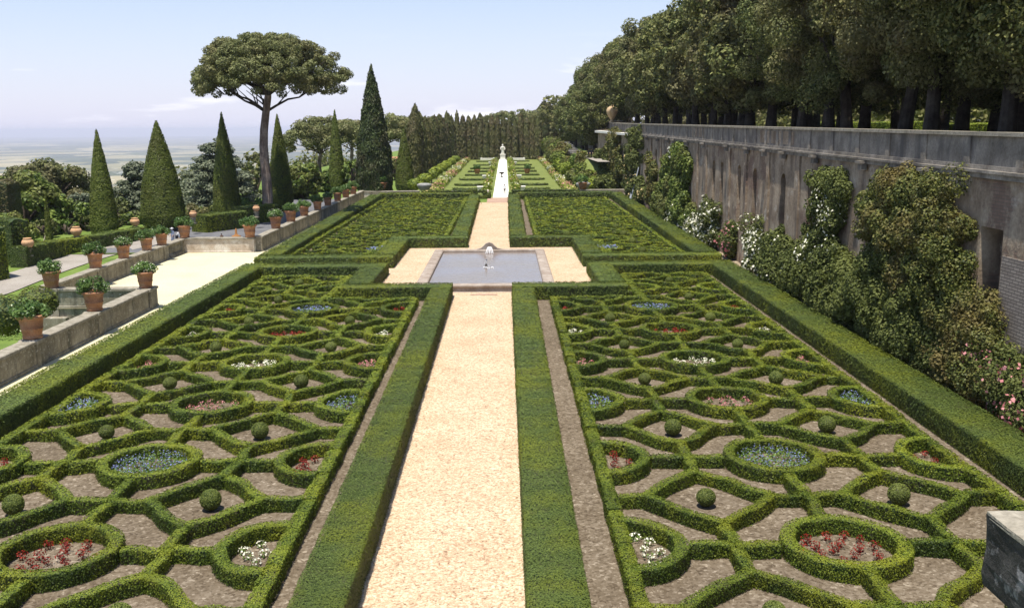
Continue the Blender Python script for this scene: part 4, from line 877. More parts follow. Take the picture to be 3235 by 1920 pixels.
for (px, pyt, pyb, d, rad, th, l) in ((782, 288, 470, 185, 7.6, 5.5, 'second umbrella pine, with forked dark limbs, between two clipped cones'), (868, 292, 465, 215, 6.6, 5.0, 'umbrella pine crown just before the tall loose cypress'), (944, 276, 452, 240, 6.6, 6.2, 'umbrella pine crown just past the tall loose cypress'),
                              (1003, 284, 440, 262, 7.0, 6.5, 'umbrella pine above the dark clipped cone, near the cypress row')):
    x, y, z = at(px * 1.294, pyb * 1.294, d); umbrella(l, x, y, z - 1, at(px * 1.294, pyt * 1.294, d)[2] - z + 1, rad, th, (random.uniform(-1, 1), 0), ncl=95, trunk_r=.55, branches=10, group=UP)
for k, px in enumerate((1052, 1075, 1100, 1172, 1200, 1232, 1265, 1300, 1335)):
    d = 385 + 14 * (k % 3); pyt = (281, 288, 296, 284, 276, 270, 266, 268, 252)[k]; x, y, z = at(px * 1.294, 395 * 1.294, d)
    umbrella('rounded pine crown rising behind the cypresses, %s from the cypress row corner' % ORD[k], x, y, -1, at(px * 1.294, pyt * 1.294, d)[2] + 1, 6.5, 6.5, ncl=60, trunk_r=.5, branches=5, group='pines behind the cypress rows', name='pine_tree')
def cedar(label, px, pyb, pyt, wpx, d, tiers=11):
    x, y, zb = at(px * 1.294, pyb * 1.294, d); h = at(px * 1.294, pyt * 1.294, d)[2] - zb; R0 = wpx * 1.294 / 2 / FPX * d
    t = thing('cedar_tree', label, 'tree', (x, y, zb - 1), 'blue cedars'); mb = MB(); mb.tube([(x, y, zb - 1), (x, y, zb + h * .5), (x, y, zb + h * .97)], [.6, .4, .06], 8); mb.build('trunk', 'bark', t)
    mb = MB(); br = MB(); sz = .00095 * d
    for k in range(tiers):
        f = (k + .3) / tiers; zz = zb + h * f; rr = R0 * (1 - f) ** .55 * (1.0 if f > .12 else .8)
        nb = max(4, int(13 * (1 - f) + 4))
        for j in range(nb):
            a = j * 6.283 / nb + k * .7 + random.uniform(-.3, .3); L_ = rr * random.uniform(.6, 1.15); zz = zb + h * (f + random.uniform(-.045, .045))
            br.tube([(x, y, zz), (x + L_ * .85 * math.cos(a), y + L_ * .85 * math.sin(a), zz + .06 * L_)], [.12, .03], 5)
            for q in (.35, .6, .82, 1.0):
                c = (x + L_ * q * math.cos(a) + random.uniform(-.3, .3), y + L_ * q * math.sin(a), zz + .08 * L_ * q - .10 * L_ * max(0, q - .7) + random.uniform(-.2, .2))
                clump(mb, c, (rr * .2 + .4, rr * .2 + .4, .5), int(60 + 26 * rr * .3), sz, 0, 1, .6, .5, 1.6, .7)
    clump(mb, (x, y, zb + h * .97), (.7, .7, .6), 80, sz); br.build('limbs', 'darkbark', t); mb.build('crown', 'cedar', t)
cedar('large blue grey cedar with layered boughs behind the tall clipped cone', 545, 555, 336, 215, 140, 11)
cedar('blue grey cedar between the narrow and the broad clipped cones', 340, 560, 396, 150, 138, 9)
def broad(label, px, pyb, pyt, wpx, d, mat='broad', name='broadleaf_tree', ncl=60, leaf=.0011, group='broadleaf trees beyond the road'):
    x, y, zb = at(px * 1.294, pyb * 1.294, d); h = at(px * 1.294, pyt * 1.294, d)[2] - zb; R0 = wpx * 1.294 / 2 / FPX * d
    t = thing(name, label, 'tree', (x, y, zb), group); mb = MB(); mb.tube([(x, y, zb - 1), (x + .2, y, zb + h * .35), (x - .2, y, zb + h * .7)], [.5, .38, .12], 8)
    for k in range(6):
        a = k * 1.05; mb.tube([(x, y, zb + h * .3), (x + R0 * .6 * math.cos(a), y + R0 * .6 * math.sin(a), zb + h * .68)], [.2, .05], 5)
    mb.build('trunk', 'bark', t); mb = MB(); sz = leaf * d
    for k in range(ncl):
        dv = sph(1)[0]; dv[2] = dv[2] * .9 + .08; q = random.uniform(.72, 1.0); r = R0 * random.uniform(.16, .30)
        c = (x + dv[0] * R0 * q, y + dv[1] * R0 * q, zb + h * .52 + dv[2] * h * .45 * q)
        clump(mb, c, r, min(int(4.2 * 4 * np.pi * r * r / (2.7 * sz * sz) / 5), 700), sz, 0, .85, .8, .4, 1.45, .35)
    mb.build('crown', mat, t)
broad('bright green broadleaf tree with big drooping leaf clusters, nearest to the picture edge', 70, 600, 425, 190, 108, 'broad', ncl=80, leaf=.0015)
broad('wide dark olive tree crown behind the bright green tree', 120, 560, 392, 215, 150, 'oak', ncl=90)
broad('small yellow green tree beside the narrow clipped cone', 180, 590, 480, 90, 112, 'broad', ncl=40, leaf=.0014)
broad('bluish round bush between the cone and the dark olive tree', 195, 560, 470, 85, 128, 'cedar', ncl=36, group=None, name='round_bush')
broad('grey green tree left of the big umbrella pine trunk', 470, 545, 435, 110, 150, 'cedar', ncl=45)
broad('dull green tree crown behind the umbrella pine trunk', 627, 520, 372, 70, 165, 'oak', ncl=50)
broad('yellow green tree between the pine trunk and the second umbrella pine', 735, 500, 395, 110, 160, 'broad', ncl=70, leaf=.0013)
broad('yellow green tree beside the slim clipped cone', 795, 480, 410, 80, 178, 'broad', ncl=50, leaf=.0013)
broad('bright green bush against the foot of the tall loose cypress', 862, 470, 385, 66, 172, 'broad', ncl=44, leaf=.0012)
broad('low dark tree in front of the cypress row end', 965, 455, 385, 60, 215, 'oak', ncl=36)
for k in range(12):
    px = 60 + k * 52; broad('low dark bush in the row behind the clipped cones, %s from the picture edge' % NUMW[k], px, 592 - k * 4.5, 540 - k * 4.5, 64, 100 + k * 3.5, ('shrub', 'oak', 'broad')[k % 3], 'leafy_bush', 20, .0012, 'low bushes behind the clipped cones')
for k, (px, pyb, pyt, w_, d, m) in enumerate(((20, 640, 520, 130, 92, 'broad'), (215, 610, 500, 90, 118, 'broad'), (295, 570, 480, 90, 122, 'oak'), (470, 560, 500, 90, 124, 'oak'), (610, 540, 485, 90, 130, 'broad'))):
    broad(('leafy bush above the dark hedge at the picture edge', 'leafy bush at the foot of the narrow clipped cone', 'dark bush between the two nearest clipped cones', 'dark bush behind the jar near the broad cone', 'leafy bush at the foot of the umbrella pine trunk')[k], px, pyb, pyt, w_, d, m, 'leafy_bush', 34, .0013, 'bushes behind the roadside hedges')
# a wood on the slope below the terrace, and an ochre house among the pines
mb = MB()
for k in range(260):
    x = random.uniform(-190, -62); y = random.uniform(95, 420); z = float(left_z(np.array(x), np.array(y))); r = random.uniform(3, 6)
    clump(mb, (x, y, z + r * .9), (r, r, r * .9), 170, .42, 0, 1, .8, .3)
tag(mb.build('hillside_wood', 'oak', origin=(-120, 200, -30)), 'dark wood covering the slope below the terrace', 'wood', None, 'stuff')
hx, hy, hz_ = at(968 * 1.294, 410 * 1.294, 300)
ho = thing('country_house', 'small ochre house glimpsed between the cone and the tall cypress', 'house', (hx, hy, -5))
mb = MB(); mb.box(hx - 5, hx + 5, hy, hy + 8, -6, 1.4); mb.build('wall', 'sandstone', ho)
mb = MB(); mb.add([(hx - 5.4, hy - .4, 1.4), (hx + 5.4, hy - .4, 1.4), (hx + 5.4, hy + 8.4, 1.4), (hx - 5.4, hy + 8.4, 1.4), (hx - 3, hy + 4, 2.6), (hx + 3, hy + 4, 2.6)], [[0, 1, 5, 4], [1, 2, 5], [2, 3, 4, 5], [3, 0, 4], [3, 2, 1, 0]]); mb.build('roof', 'terracotta', ho)
for wx in (-3, 0, 3):
    for wz in (-3.8, -.8):
        mb = MB(); mb.box(hx + wx - .5, hx + wx + .5, hy - .04, hy + .02, wz, wz + 1.6); mb.build('window', 'black', ho)

# ------------------------------------------------------------------ the high retaining wall
ZT = lambda y: .0073 * (y - 37)
XP = lambda y: 20.0 + (.046 * (y - 150) if y > 150 else 0)
rw_ = thing('retaining_wall', 'high old retaining wall with arched niches under a stone parapet', 'wall', (20, 20, 0))
NI = [24.0, 31.0, 61.9, 68.1, 75.9, 81.0, 87.6, 91.0, 102.4, 110, 118, 126, 134, 142]
mb = MB(); back = MB(); YS = 12.0
def wq(m, y0, y1, z0, z1, x=20.0, x1=None, mi=0): m.add([(x, y0, z0), (x if x1 is None else x1, y1, z0), (x if x1 is None else x1, y1, z1), (x, y0, z1)], [[0, 3, 2, 1]], mi)
edges = [YS]
segs = []
yy = YS
ops = sorted([(y - .62, y + .62, 3.0 + (y % 3) * .5, 7.9 + ZT(y), True) for y in NI] + [(37.6, 39.4, 2.2, 7.3, False)])
for y0, y1, z0, z1, arch in ops:
    wq(mb, yy, y0, -.1, 9.6 + ZT(y0)); dep = .6 if arch else .9; n = 8
    wq(mb, y0, y1, -.1, z0)
    a = np.linspace(np.pi, 0, n + 1) if arch else None; yc = (y0 + y1) / 2; r = (y1 - y0) / 2
    top = [(yc + r * math.cos(t), z1 - r + r * math.sin(t)) for t in a] if arch else [(y0, z1), (y1, z1)]
    for (ya, za), (yb, zb) in zip(top[:-1], top[1:]):
        mb.add([(20, ya, za), (20, yb, zb), (20, yb, 9.6 + ZT(y1)), (20, ya, 9.6 + ZT(y0))], [[0, 3, 2, 1]])
        mb.add([(20, ya, za), (20, yb, zb), (20 + dep, yb, zb), (20 + dep, ya, za)], [[0, 1, 2, 3]])
    mb.add([(20, y0, z0), (20, y0, top[0][1]), (20 + dep, y0, top[0][1]), (20 + dep, y0, z0)], [[0, 1, 2, 3]])
    mb.add([(20, y1, z0), (20, y1, top[-1][1]), (20 + dep, y1, top[-1][1]), (20 + dep, y1, z0)], [[3, 2, 1, 0]])
    mb.add([(20, y0, z0), (20, y1, z0), (20 + dep, y1, z0), (20 + dep, y0, z0)], [[3, 2, 1, 0]])
    mb.add([(20 + dep, y0, z0), (20 + dep, y1, z0), (20 + dep, y1, z1), (20 + dep, y0, z1)], [[0, 3, 2, 1]])
    yy = y1
wq(mb, yy, 205, -.1, 9.6 + ZT(150))
mb.add([(20, 205, -.1), (30, 205, -.1), (30, 205, 10.6), (20, 205, 10.6)], [[0, 1, 2, 3]])
mb.build('wall_face', 'wall', rw_)
mb = MB()                                                       # brick jamb and battered patches beside the near opening
mb.box(19.965, 20.01, 35.2, 37.5, .2, 6.3); mb.build('brick_jamb', 'brick', rw_)
mbl = [(64.6, .9), (71.9, .7), (78.6, .8), (84.4, .6), (94.4, 1.0), (98.6, .6), (114, .8), (122, .8), (130, .8)]
def along(m, y0, y1, x0, x1, z0, z1, step=8.0):
    n = max(1, int((y1 - y0) / step)); q = np.linspace(y0, y1, n + 1)
    for a, b in zip(q[:-1], q[1:]):
        V = []
        for (y, sx) in ((a, 0), (b, 0)):
            for x in (x0, x1):
                for z in (z0, z1): V.append((x + XP(y) - 20, y, z + ZT(y)))
        m.add(V, [[0, 1, 5, 4], [2, 6, 7, 3], [1, 3, 7, 5], [0, 4, 6, 2], [0, 2, 3, 1], [4, 5, 7, 6]])
for y, w_ in mbl:
    mb = MB(); along(mb, y - w_ / 2, y + w_ / 2, 19.86, 20.02, -.1 - ZT(y), 9.28); mb.build('lesene', 'wall', rw_)
mb = MB(); along(mb, YS, 150, 19.72, 20.3, 9.5, 9.62); along(mb, YS, 150, 19.84, 20.3, 9.28, 9.5); along(mb, YS, 205, 19.9, 20.4, 9.62, 9.8); mb.build('cornice', 'parapet', rw_)
mb = MB(); mb.add([(19.3, 150, 10.43), (20.2, 150, 10.43), (22.8, 205, 10.75), (19.3, 205, 10.75), (19.3, 150, 10.1), (20.2, 150, 10.1), (22.8, 205, 10.3), (19.3, 205, 10.3)], [[0, 1, 2, 3], [4, 7, 6, 5], [0, 3, 7, 4], [3, 2, 6, 7]]); mb.build('ledge', 'marble', rw_)
mb = MB(); along(mb, YS, 205, 20.0, 20.4, 9.8, 11.0); mb.build('parapet', 'parapet', rw_)
mb = MB(); along(mb, YS, 205, 19.84, 20.55, 11.002, 11.16, 2.4); mb.build('coping', 'coping', rw_)
y = 15.0; k = 0
while y < 203:
    mb = MB(); along(mb, y, y + .55, 19.94, 20.02, 9.802, 11.0); mb.build('pilaster', 'parapet', rw_); y += 4.3 if y < 66 or y > 78 else 3.1; k += 1
for (a, b) in ((66.0, 68.6), (69.1, 71.7), (72.2, 74.8), (96, 98.5), (99.4, 102), (136, 139), (140, 143)):
    mb = MB(); along(mb, a, b, 19.985, 20.01, 9.95, 10.86); dp = mb.build('baluster_panel', 'wall', rw_)
    for q in np.arange(a + .2, b, .42):
        m2 = MB(); m2.lathe([(.07, 9.95), (.06, 10.05), (.11, 10.3), (.05, 10.7), (.08, 10.86)], 8, (19.98, q, ZT(q))); m2.build('baluster', 'parapet', dp)
for y in (44.5, 52.5, 60.7, 67.7, 72.6, 78, 85, 95, 104, 112, 116, 124, 133, 143):
    mb = MB(); along(mb, y - .35, y + .35, 19.45, 19.9, 9.3, 9.46); along(mb, y - .28, y + .28, 19.6, 19.9, 8.95, 9.3); mb.build('corbel', 'parapet', rw_)
mb = MB(); mb.lathe([(.55, 0), (.55, .25), (.3, .4), (.32, .6), (.75, 1.2), (1.15, 2.0), (1.2, 2.5), (1.0, 3.0), (.6, 3.3), (.35, 3.4), (.3, 3.7), (.12, 3.95), (.02, 4.1)], 20, (22.7, 203, 11.16 + ZT(203)))
tag(mb.build('stone_urn', 'sandstone', origin=(22.7, 203, 12.3), smooth=True), 'bulbous sandstone urn on the far end of the parapet', 'urn')
w2 = thing('retaining_wall', 'shaded far wall beyond the urn, above the steps', 'wall', (24, 260, 0))
mb = MB(); mb.box(24.5, 25.2, 206, 345, 0, 12.6); mb.build('wall_face', 'wall', w2); mb = MB(); mb.box(24.3, 25.4, 206, 345, 12.6, 12.85); mb.build('coping', 'coping', w2)

# upper terrace with the oak grove
sheet('upper_terrace', np.linspace(20.35, 130, 14), np.linspace(-8, 520, 40), lambda x, y: 9.7 + .0073 * (y - 37) + .0 * x, 'soil')
sheet('upper_terrace_lawn', np.linspace(50, 120, 8), np.linspace(-8, 260, 20), lambda x, y: 9.74 + .0073 * (y - 37), 'lawn')
def oak_proto(ncl, leaf, per, seed, r=5.9, hh=7.8, low=1.0):
    st = random.getstate(); random.seed(seed)
    t = thing('oak_tree', 'oak', 'tree', (0, 0, 0)); mb = MB(); bz = 3.3
    lean = random.uniform(-.6, .6); kk = random.uniform(-.5, .5)
    mb.tube([(0, 0, -.4), (0, 0, .3), (kk * .4, lean * .4, 2.4), (kk, lean, 5.2), (kk * 1.2, lean * 1.5, 9)], [.95, .62, .46, .40, .2], 10)
    for k in range(7):
        a = k * .9 + random.uniform(-.3, .3); mb.tube([(kk * .8, lean * .8, 3.8 + .3 * k), (kk + 1.6 * math.cos(a), lean + 1.6 * math.sin(a), 6 + .5 * k), (kk + 4 * math.cos(a), lean + 4 * math.sin(a), 9.2 + .8 * k)], [.24, .16, .05], 6)
    mb.build('trunk', 'darkbark', t); mb = MB()
    for k in range(ncl):
        dv = sph(1)[0]; q = random.uniform(.70, 1.06); rc = random.uniform(.8, 1.9)
        c = np.array([dv[0] * r * q, dv[1] * r * q, bz + hh + dv[2] * hh * q])
        if c[2] < bz + .4: c[2] = bz + random.uniform(.1, 1.4)
        clump(mb, c, (rc, rc, rc * .85), per, leaf, 0, 1, .8, .35, 1.45, .3)
    mb.build('crown', 'oak', t); random.setstate(st); return t
near = [oak_proto(95, .075, 760, s) for s in (1, 2, 3)]
farp = [oak_proto(80, .145, 270, s) for s in (4, 5, 6)]
OG = 'holm oaks of the grove above the retaining wall'
def place_oak(x, y, label, s=1.0):
    p = (near if y < 95 else farp)[random.randrange(3)]
    dup(p, (x, y, 9.7 + ZT(y)), random.uniform(0, 6.3), (s * random.uniform(.92, 1.08), s * random.uniform(.92, 1.08), s * random.uniform(.95, 1.08)), label, OG)
fr = 'holm oak in the front row above the parapet, '
NUM = lambda k: ORD[k] if k < 10 else '%s after the tenth' % ORD[k - 10] if k < 20 else '%s after the twentieth' % ORD[k - 20] if k < 30 else '%s after the thirtieth' % ORD[k - 30]
y = 30.0; k = 0
while y < 330:
    place_oak(27.2 + random.uniform(-.7, .9) + (1.0 if y > 200 else 0), y, fr + NUM(k) + ' from the viewer', 1.0); y += random.uniform(6.6, 8.2) if y < 150 else random.uniform(8, 10); k += 1
y = 34.0; k = 0
while y < 200:
    place_oak(35.0 + random.uniform(-1, 1), y, 'holm oak in the second row behind the parapet, ' + NUM(k) + ' from the viewer', 1.04); y += random.uniform(7.2, 9.5); k += 1
y = 38.0; k = 0
while y < 150:
    place_oak(44.5 + random.uniform(-1.5, 1.5), y, 'holm oak in the third row behind the parapet, ' + NUM(k) + ' from the viewer', 1.06); y += random.uniform(9, 12); k += 1
for k, y in enumerate((214, 232, 251, 270, 292, 316)):
    dup(farp[k % 3], (21.6 + .3 * (k % 2), y, 4.6), k * 1.3, (.95, .95, .9), 'holm oak below the shaded far wall, %s from the urn' % ORD[k], 'holm oaks below the shaded far wall')
for p in near + farp:
    for c in list(p.children): bpy.data.objects.remove(c, do_unlink=True)
    bpy.data.objects.remove(p, do_unlink=True)
mb = MB()
for k in range(520):                                            # the wood that closes the view far right
    y = random.uniform(30, 430); x = random.uniform(62, 84); r = random.uniform(2, 4); z = 9.7 + 16 * random.random() ** 1.5
    clump(mb, (x, y, z), r, 120, .34, 0, 1, .8, .3)
for k in range(260):
    y = random.uniform(40, 430); x = random.uniform(58, 80); r = random.uniform(1.4, 2.6); clump(mb, (x, y, 9.7 + ZT(y) + random.uniform(0, 5)), r, 90, .3, 0, 1, .8, .3)
for k in range(90):
    y = random.uniform(330, 470); x = random.uniform(14, 48); r = random.uniform(3, 5); z = random.uniform(4, 21 - .02 * (y - 330))
    clump(mb, (x, y, z), r, 150, .5, 0, 1, .8, .3)
tag(mb.build('grove_wood', 'oak', origin=(70, 150, 9.7)), 'dense wood closing the view behind the oak grove', 'wood', None, 'stuff')
for k, (y0, y1, x) in enumerate(((40, 78, 53), (84, 120, 54), (126, 170, 55))):
    mb = MB(); hedge_run(mb, [(x, y0), (x, y1)], 1.6, 1.5, z0=9.7 + ZT(y0), cover=1.2)
    tag(mb.build('clipped_hedge', ['lime', 'boxcore'], origin=(x, y0, 9.7)), 'sunlit hedge seen between the oak trunks, %s stretch' % ORD[k], 'hedge', 'hedges inside the oak grove')

# ------------------------------------------------------------------ climbers and roses on the wall
def climber(label, spec, mat, leaf=.0011, flowers=None, nfl=0, name='climbing_plant', cat='climber', seed=0, dens=1.0, fsize=.0013):
    """spec: (y, z, depth from wall, radius_y, radius_z, n clumps) boxes of clumps against the wall"""
    y0 = np.mean([s[0] for s in spec]); t = thing(name, label, cat, (19.6, y0, 0), 'plants against the retaining wall'); mb = MB(); fl = MB(); st = MB(); nf = 0
    for (y, z, dp, ry, rz, n) in spec:
        for k in range(n):
            yy = y + max(-.9, min(.9, random.gauss(0, .45))) * ry; zz = max(.25, z + max(-.95, min(.95, random.gauss(0, .45))) * rz); r = random.uniform(.35, .75) * (1 + .004 * y)
            q = dp * (1 - .5 * abs(zz - z) / (rz + .1)); xx = 20.0 - random.uniform(.15, 1) * max(.25, q)
            sz = leaf * yy; clump(mb, (xx, yy, zz), (r * .8, r, r), int(dens * min(420, 2.2 * 4 * np.pi * r * r / (2.7 * sz * sz) / 2.6)), sz, 0, 1, .8, .4, 1.4, .35)
            if flowers and random.random() < nfl:
                d = sph(16); d[:, 0] = -abs(d[:, 0]); fl.leaves(d * r * .95 + [xx, yy, zz], d, fsize * yy, 0, 1.0, .6); nf += 1
    for (y, z, dp, ry, rz, n) in spec[:3]:
        for j in range(4): st.tube([(19.85, y + random.uniform(-.6, .6), 0), (19.8, y + random.uniform(-1, 1), z * .5), (19.75, y + random.uniform(-1, 1) * ry * .4, z + rz * .2)], [.05, .04, .015], 5)
    st.build('stems', 'darkbark', t); mb.build('foliage', mat, t)
    if nf: fl.build('blossom', flowers, t)
climber('olive green vine hanging over the wall beside the ladder', [(172, 7.5, .8, 12, 3.5, 60), (168, 4, .8, 9, 4, 50)], 'vine', .0009)
climber('dark ivy with yellow flowers right of the ladder', [(146, 6, .7, 9, 5, 60), (142, 2.0, .9, 8, 2.5, 40)], 'shrub', .0009, 'yellow', .15)
climber('narrow green creeper between the ladder and the tall climber', [(127, 4.5, .5, 4, 4.5, 36)], 'vine', .0009)
climber('tall green climber reaching the cornice, wide at its foot', [(108, 7.6, .6, 7, 2.0, 46), (109, 5, .9, 8, 3, 60), (108, 1.8, 1.6, 12, 2.4, 120), (116, 4.5, .8, 4, 3, 40)], 'broad', .0009, 'white', .03)
climber('rose bush full of cream and blush blooms', [(92, 2.6, .8, 5, 1.8, 34), (95, 1.1, 1.4, 9, 1.2, 50)], 'shrub', .0009, 'white', .95, 'rose_bush', 'rose bush')
climber('small red climbing rose at the foot of the wall', [(82, 1.6, .7, 2.4, 1.5, 20)], 'shrub', .0009, 'pink', .6, 'rose_bush', 'rose bush')
climber('rose bush dotted with white blooms', [(73, 2.2, .9, 4, 1.9, 44), (71, .9, 1.3, 4.5, .9, 36)], 'shrub', .0009, 'white', .92, 'rose_bush', 'rose bush')
climber('climbing rose with white heads just under the cornice', [(57.5, 8.0, .7, 3.2, .9, 26), (57, 6, .7, 2.5, 2, 40), (58, 3.4, 1.0, 3.5, 2.2, 50)], 'shrub', .0010, 'white', .22)
climber('spreading dark green shrub along the foot of the wall', [(66, 2.4, 1.4, 4, 1.8, 50), (62, 1.5, 1.8, 6, 1.6, 90), (54, 2.0, 2.0, 6, 2.2, 110), (48, 2.6, 1.9, 6, 2.6, 110)], 'shrub', .0011, 'white', .02, 'wall_shrub', 'shrub')
climber('dark shrub with thin twigs below the yellow green climber', [(43, 1.6, 1.7, 5, 1.8, 80), (47, 4.2, 1.2, 4, 2.0, 50)], 'shrub', .0012, None, 0, 'wall_shrub', 'shrub')
climber('large yellow green climber covering the wall up to the cornice', [(45, 8.3, 1.0, 4.5, .9, 60), (44.5, 6.6, 1.5, 5, 1.6, 110), (43, 4.6, 1.4, 4, 1.8, 90), (48.5, 6.9, .8, 3, 1.8, 40)], 'vine', .0011)
climber('olive bush bulging from the foot of the wall near the viewer', [(39.5, 3.2, 1.4, 3.6, 1.6, 90), (38, 1.6, 1.7, 3.5, 1.2, 70)], 'vine', .0011, None, 0, 'wall_shrub', 'shrub')
climber('dark rose bush with large pink blooms at the picture edge', [(35.0, 1.7, 1.4, 2.2, 1.2, 46), (33.4, .9, 1.4, 1.5, .7, 24)], 'shrub', .0012, 'pink', .55, 'rose_bush', 'rose bush', fsize=.0022)
ld = thing('ladder', 'aluminium ladder leaning against the ivy on the wall', 'ladder', (18.6, 141, 0))
for yo in (-.55, .55):
    mb = MB(); mb.tube([(18.5, 141 + yo * .6, 0), (19.75, 141.6 + yo * 2.4, 5.6)], .10, 6); mb.build('rail', 'aluminium', ld)
for k in range(1, 15):
    f = k / 15; mb = MB(); mb.tube([(18.5 + 1.25 * f, 141 + .6 * f - .55 * (.6 + 1.8 * f), 5.6 * f), (18.5 + 1.25 * f, 141 + .6 * f + .55 * (.6 + 1.8 * f), 5.6 * f)], .03, 5); mb.build('rung', 'aluminium', ld)

# ------------------------------------------------------------------ the garden beyond
sheet('embankment', np.linspace(11.5, 24.6, 12), np.linspace(158, 345, 20), lambda x, y: 5.4 * sstep(12.5, 16.5, x) * sstep(158, 186, y) + .012 + .0 * x, 'far_lawn')
strip('hill_path', [(16.4, 168), (16.2, 190), (15.8, 232)], [(18.6, 168), (18.5, 190), (18.1, 232)], 5.44, 'road')
stp = thing('steps', 'flight of pale stone steps climbing beside the shaded wall', 'steps', (15.5, 226, 5.4))
for k in range(8):
    mb = MB(); mb.box(15.6 - .2 * k, 18.2 - .25 * k, 226.3 + k * 2.4, 228.7 + k * 2.4, 5.0, 5.5 + k * .30); mb.build('riser', 'wall', stp)
    mb = MB(); mb.bevbox(15.5 - .2 * k, 18.3 - .25 * k, 226.1 + k * 2.4, 228.2 + k * 2.4, 5.5 + k * .30, 5.62 + k * .30, .02); mb.build('step', 'greystone', stp)
bal_ = thing('balustrade', 'ivy covered low balustrade with square openings between the two gardens', 'balustrade', (AX, 156.6, 0))
for (a, b) in ((-13.8, -3.0), (1.2, 12.0)):
    mb = MB(); hedge_run(mb, [(a, 156.6), (b, 156.6)], .9, .5, cover=1.2); hedge_run(mb, [(a, 156.6), (b, 156.6)], .9, .45, z0=.95, cover=1.2); mb.build('rail', ['hedge', 'boxcore'], bal_)
    n = 5
    for k in range(n + 1):
        u = a + (b - a) * k / n; mb = MB(); hedge_run(mb, [(u - .62, 156.6), (u + .62, 156.6)], .85, .95, cover=1.2); mb.build('post', ['hedge', 'boxcore'], bal_)
for sgn, l in ((-1, 'cypress'), (1, 'high wall')):
    a, b = (-24, -14.2) if sgn < 0 else (12.4, 20)
    wallrun('garden_wall', 'low pale stone wall at the edge of the far garden, on the %s side' % l, (a, 157.4), (b, 157.4), .8, -.05, 1.3, 'pale_stone', piers=())
    x = -15.6 if sgn < 0 else 13.2
    mb = MB(); mb.lathe([(.8, 0), (.8, .5), (.45, .6), (.35, .9), (.75, 1.2), (1.2, 1.9), (1.25, 2.2), (.8, 2.35), (.3, 2.4)], 16, (x + 2.0 * (1 if sgn < 0 else -.0), 160, 0))
    tag(mb.build('stone_urn', 'greystone', origin=(x, 160, 0), smooth=True), 'squat grey stone bowl at the border front, on the %s side' % l, 'urn')
t = thing('flower_pot', 'large terracotta pot with a shrub on the low wall near the dark cone', 'flower pot', (-20.5, 158.4, 1.3))
def bigpot(t, x, y, z, s):
    mb = MB(); mb.lathe([(.5 * s, 0), (.6 * s, .5 * s), (.66 * s, .52 * s), (.66 * s, .6 * s), (.72 * s, 1.0 * s), (.86 * s, 1.05 * s), (.86 * s, 1.2 * s), (.7 * s, 1.2 * s)], 16, (x, y, z)); mb.build('pot', 'terracotta', t, smooth=True)
    mb = MB()
    for k in range(14): d = sph(1)[0]; clump(mb, (x + d[0] * .6 * s, y + d[1] * .6 * s, z + 1.55 * s + abs(d[2]) * .5 * s), .42 * s, 60, .12)
    mb.build('plant', 'potplant', t)
bigpot(t, -20.5, 158.4, 1.3, 1.15)
t = thing('flower_pot', 'reddish pot with a shrub on the low wall before the rockery', 'flower pot', (12.9, 157.4, 1.3)); bigpot(t, 12.9, 157.4, 1.3, .95)
BH = 'low box hedges on the far lawn'
